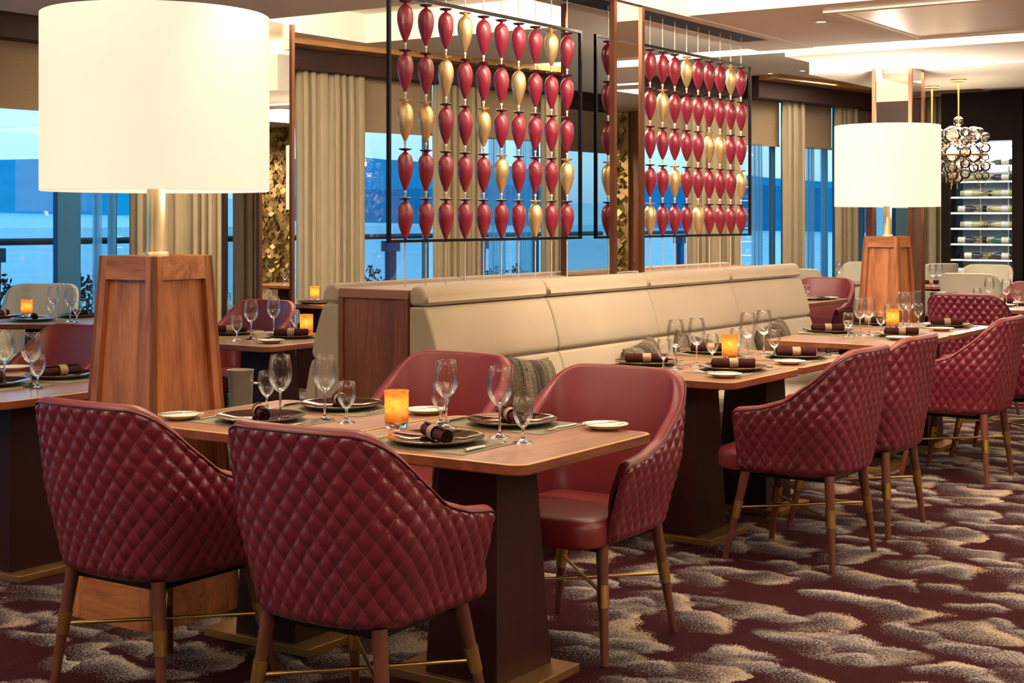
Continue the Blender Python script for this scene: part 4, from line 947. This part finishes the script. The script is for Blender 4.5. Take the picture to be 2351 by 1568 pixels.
# ---------------------------------------------------------------- chandelier clusters
def chandelier(px, d, zc, label, seed):
    rnd = random.Random(seed); U, V = D(px, d); t = thing('globe_chandelier', label, 'chandelier', W(U, V, zc), 0, 'glass globe chandeliers')
    top = 2.70-zc
    MB().tube([(0, 0, .1), (0, 0, top)], .009, 8).build('drop_rod', 'brass', t); MB().lathe([(.07, top-.02), (.07, top)], 20).build('ceiling_rose', 'brass', t)
    MB().lathe([(.24, -.01), (.25, 0), (.24, .01), (.23, 0), (.24, -.01)], 36, cap=False).build('ring', 'brass', t)
    pts = [(0, 0)]+[(.13*math.cos(a), .13*math.sin(a)) for a in (.4, 2.5, 4.6)]+[(.24*math.cos(a), .24*math.sin(a)) for a in (0, 1.05, 2.1, 3.14, 4.2, 5.25)]
    for i, (x, y) in enumerate(pts):
        h = .30 if i == 0 else rnd.choice((.16, .2, .24)); lo = -.16 if i < 4 else -.22; z = lo; g = MB(); st = MB().tube([(x, y, lo-.05), (x, y, h)], .004, 6)
        while z < h:
            r = .082 if (i < 4 and abs(z-.02) < .09) else rnd.choice((.036, .046, .056)); z += r; g.lathe([(r*math.sin(q*PI/9)+1e-5, z-r*math.cos(q*PI/9)) for q in range(10)], 18, c=(x, y, 0), cap=False); z += r
        g.build('glass_globes', 'globe_glass', t, ang=80); st.build('bead_rod', 'brass', t)
    for (bx, by) in pts[:4]: MB().lathe([(.0005, .0), (.028, .02), (.028, .06), (.0005, .08)], 16, c=(bx, by, 0), cap=False).build('bulb', 'bulb', t)
    l = bpy.data.lights.new('chandelier_bulb', 'POINT'); l.energy = 12; l.color = (1, .8, .55); l.shadow_soft_size = .08
    o = bpy.data.objects.new('chandelier_bulb', l); COL.objects.link(o); o.location = W(U, V, zc+.2)
chandelier(2200, 13.3, 2.02, 'cluster of clear glass globes hanging right of the far lamp', 1)
chandelier(2139, 13.95, 2.00, 'globe chandelier mostly hidden behind the far lamp shade', 2)

# ---------------------------------------------------------------- wine cabinet
CU = UB-.62
cab = thing('wine_cabinet', 'tall lit glass fronted wine cabinet at the right edge', 'cabinet', W(CU, 5.06, 0))
VW = .80   # width, spans x 0..VW  (world +X = -V)
c0, c1 = -.36, .36
c = MB(); c.box(c0-.10, c0, -.02, .60, 0, 2.93); c.build('side_wall', 'dark_panel', cab, smooth=False)
c = MB(); c.box(c1, c1+.12, -.02, .60, 0, 2.93); c.build('side_wall', 'dark_panel', cab, smooth=False)
MB().box(c0, c1, .50, .58, .1, 2.40).build('back_panel', 'cabinet_back', cab, smooth=False)
MB().box(c0, c1, -.02, .60, 2.36, 2.93).build('header', 'dark_panel', cab, smooth=False)
MB().box(c0, c1, 0, .58, 0, .12).build('plinth', 'dark_panel', cab, smooth=False)
MB().box(c0+.01, c1-.01, -.015, -.008, .12, 2.36).build('glass_door', 'window_glass', cab, smooth=False)
for x in (-.14, .19): MB().box(x-.008, x+.008, .47, .49, .12, 2.34).build('divider_post', 'steel', cab, smooth=False)
SH = [.25+.183*k for k in range(11)]
for i, z in enumerate(SH):
    sh = MB().box(c0, c1, .02, .48, z-.012, z).build('shelf', 'steel', cab, smooth=False)
    if i > 0: MB().box(c0+.01, c1-.01, .01, .03, z-.02, z-.012).build('light_strip', 'led_white', sh, smooth=False)
MB().box(c0+.02, c1-.02, .05, .4, 2.325, 2.345).build('top_light', 'led_white', cab, smooth=False)
area(CU+.28, 5.06, 2.31, .3, .6, 110, color=(.95, .98, 1), name='cabinet_light')
def wine(kind):
    t = thing('wine_bottle', '', 'bottle'); m = {'d': 'wine_dark', 'g': 'wine_green', 'p': 'wine_pale'}[kind]
    b = MB().lathe([(.0005, 0), (.034, 0), (.037, .004), (.037, .19), (.034, .215), (.018, .245), (.014, .26), (.0135, .30), (.0005, .302)], 20, cap=False).build('glass_body', m, t, ang=40)
    MB().lathe([(.0375, .05), (.0378, .051), (.0378, .135), (.0375, .136)], 20, cap=False).build('paper_label', 'paper', t)
    MB().lathe([(.0145, .262), (.0148, .303), (.0005, .304)], 14, cap=False).build('foil_cap', 'foil', t); return t
KN = {'d': 'dark', 'g': 'green', 'p': 'pale'}; PW = ['left end', 'centre', 'right end']
rnd = random.Random(3)
for i, z in enumerate(SH[1:], 1):
    xs = [-.385, -.04, .30] if i % 2 else [-.30, .03, .385]
    for j, x in enumerate(xs[:3]):
        k = rnd.choice('ddgp'); flip = rnd.random() < .4 and j == 1 and i % 2 == 0
        if j == 2: flip = x > .35
        o = place('wine'+k, lambda: wine(k), W(CU+.12+.10*(j % 2), 5.06-x*.9, z+.0385), 0, '%s wine bottle lying at the %s of cabinet shelf %s' % (KN[k], PW[j], ['', 'one, the lowest', 'two from the bottom', 'three from the bottom', 'four from the bottom', 'five from the bottom', 'five from the top', 'four from the top', 'three from the top', 'two from the top', 'one, the highest'][i]), group='bottles in the wine cabinet')
        if j == 2 and x < .35: flip = True; o.location = W(CU+.12, 5.06-.346, z+.0385)
        o.rotation_euler = (0, R(-90 if flip else 90), 0)

# ---------------------------------------------------------------- gold wall sculpture (seen in the mirrors)
sc_t = thing('wall_sculpture', 'gold sculpture of folded metal diamonds seen in the column mirrors', 'sculpture', W(UB-.06, -3.0, 1.5))
m = MB(); rnd = random.Random(5)
for i in range(26):
    for j in range(34):
        x = -1.0+i*.08; z = -1.1+j*.076; 
        if rnd.random() < .12: continue
        s = .058; nrm = Vector((rnd.uniform(-.9, .9), -1, rnd.uniform(-.7, .7))).normalized(); a = nrm.cross(Vector((0, 0, 1))).normalized(); b = nrm.cross(a)
        cpt = Vector((x+(.04 if j % 2 else 0), rnd.uniform(-.06, 0), z)); a, b = a*s, b*s; n2 = nrm*.003
        m.hexa([tuple(cpt+q) for q in (a, b, -a, -b)]+[tuple(cpt+q+n2) for q in (a, b, -a, -b)])
m.build('metal_leaves', 'sculpt_gold', sc_t, smooth=False)
MB().box(-1.08, 1.08, .0, .04, -1.15, 1.5).build('backing', 'sculpt_gold', sc_t, smooth=False)
spot(16.6, -3.0, 2.69, 260, 110, tilt=(35, 0))

# ---------------------------------------------------------------- ceiling downlights
def dlight():
    t = thing('downlight', '', 'ceiling light'); MB().lathe([(.028, .0), (.045, -.004), (.046, 0), (.046, .004)], 24, cap=False).build('trim_ring', 'ceiling_paint', t)
    MB().lathe([(.0005, .001), (.028, .001), (.028, .003), (.0005, .003)], 20, cap=False).build('lens', 'bulb', t); return t
for (px, py, z, l) in [(1885, 49, 2.66, 'small recessed ceiling light left of the veneered panel'), (1768, 168, 3.04, 'small recessed ceiling light above the far screen corner'), (1842, 162, 3.04, 'small recessed ceiling light above and left of far lamp')]:
    U, V = P(px, py, z); place('dl', dlight, W(U, V, z-.004), 0, l, group='recessed ceiling lights')
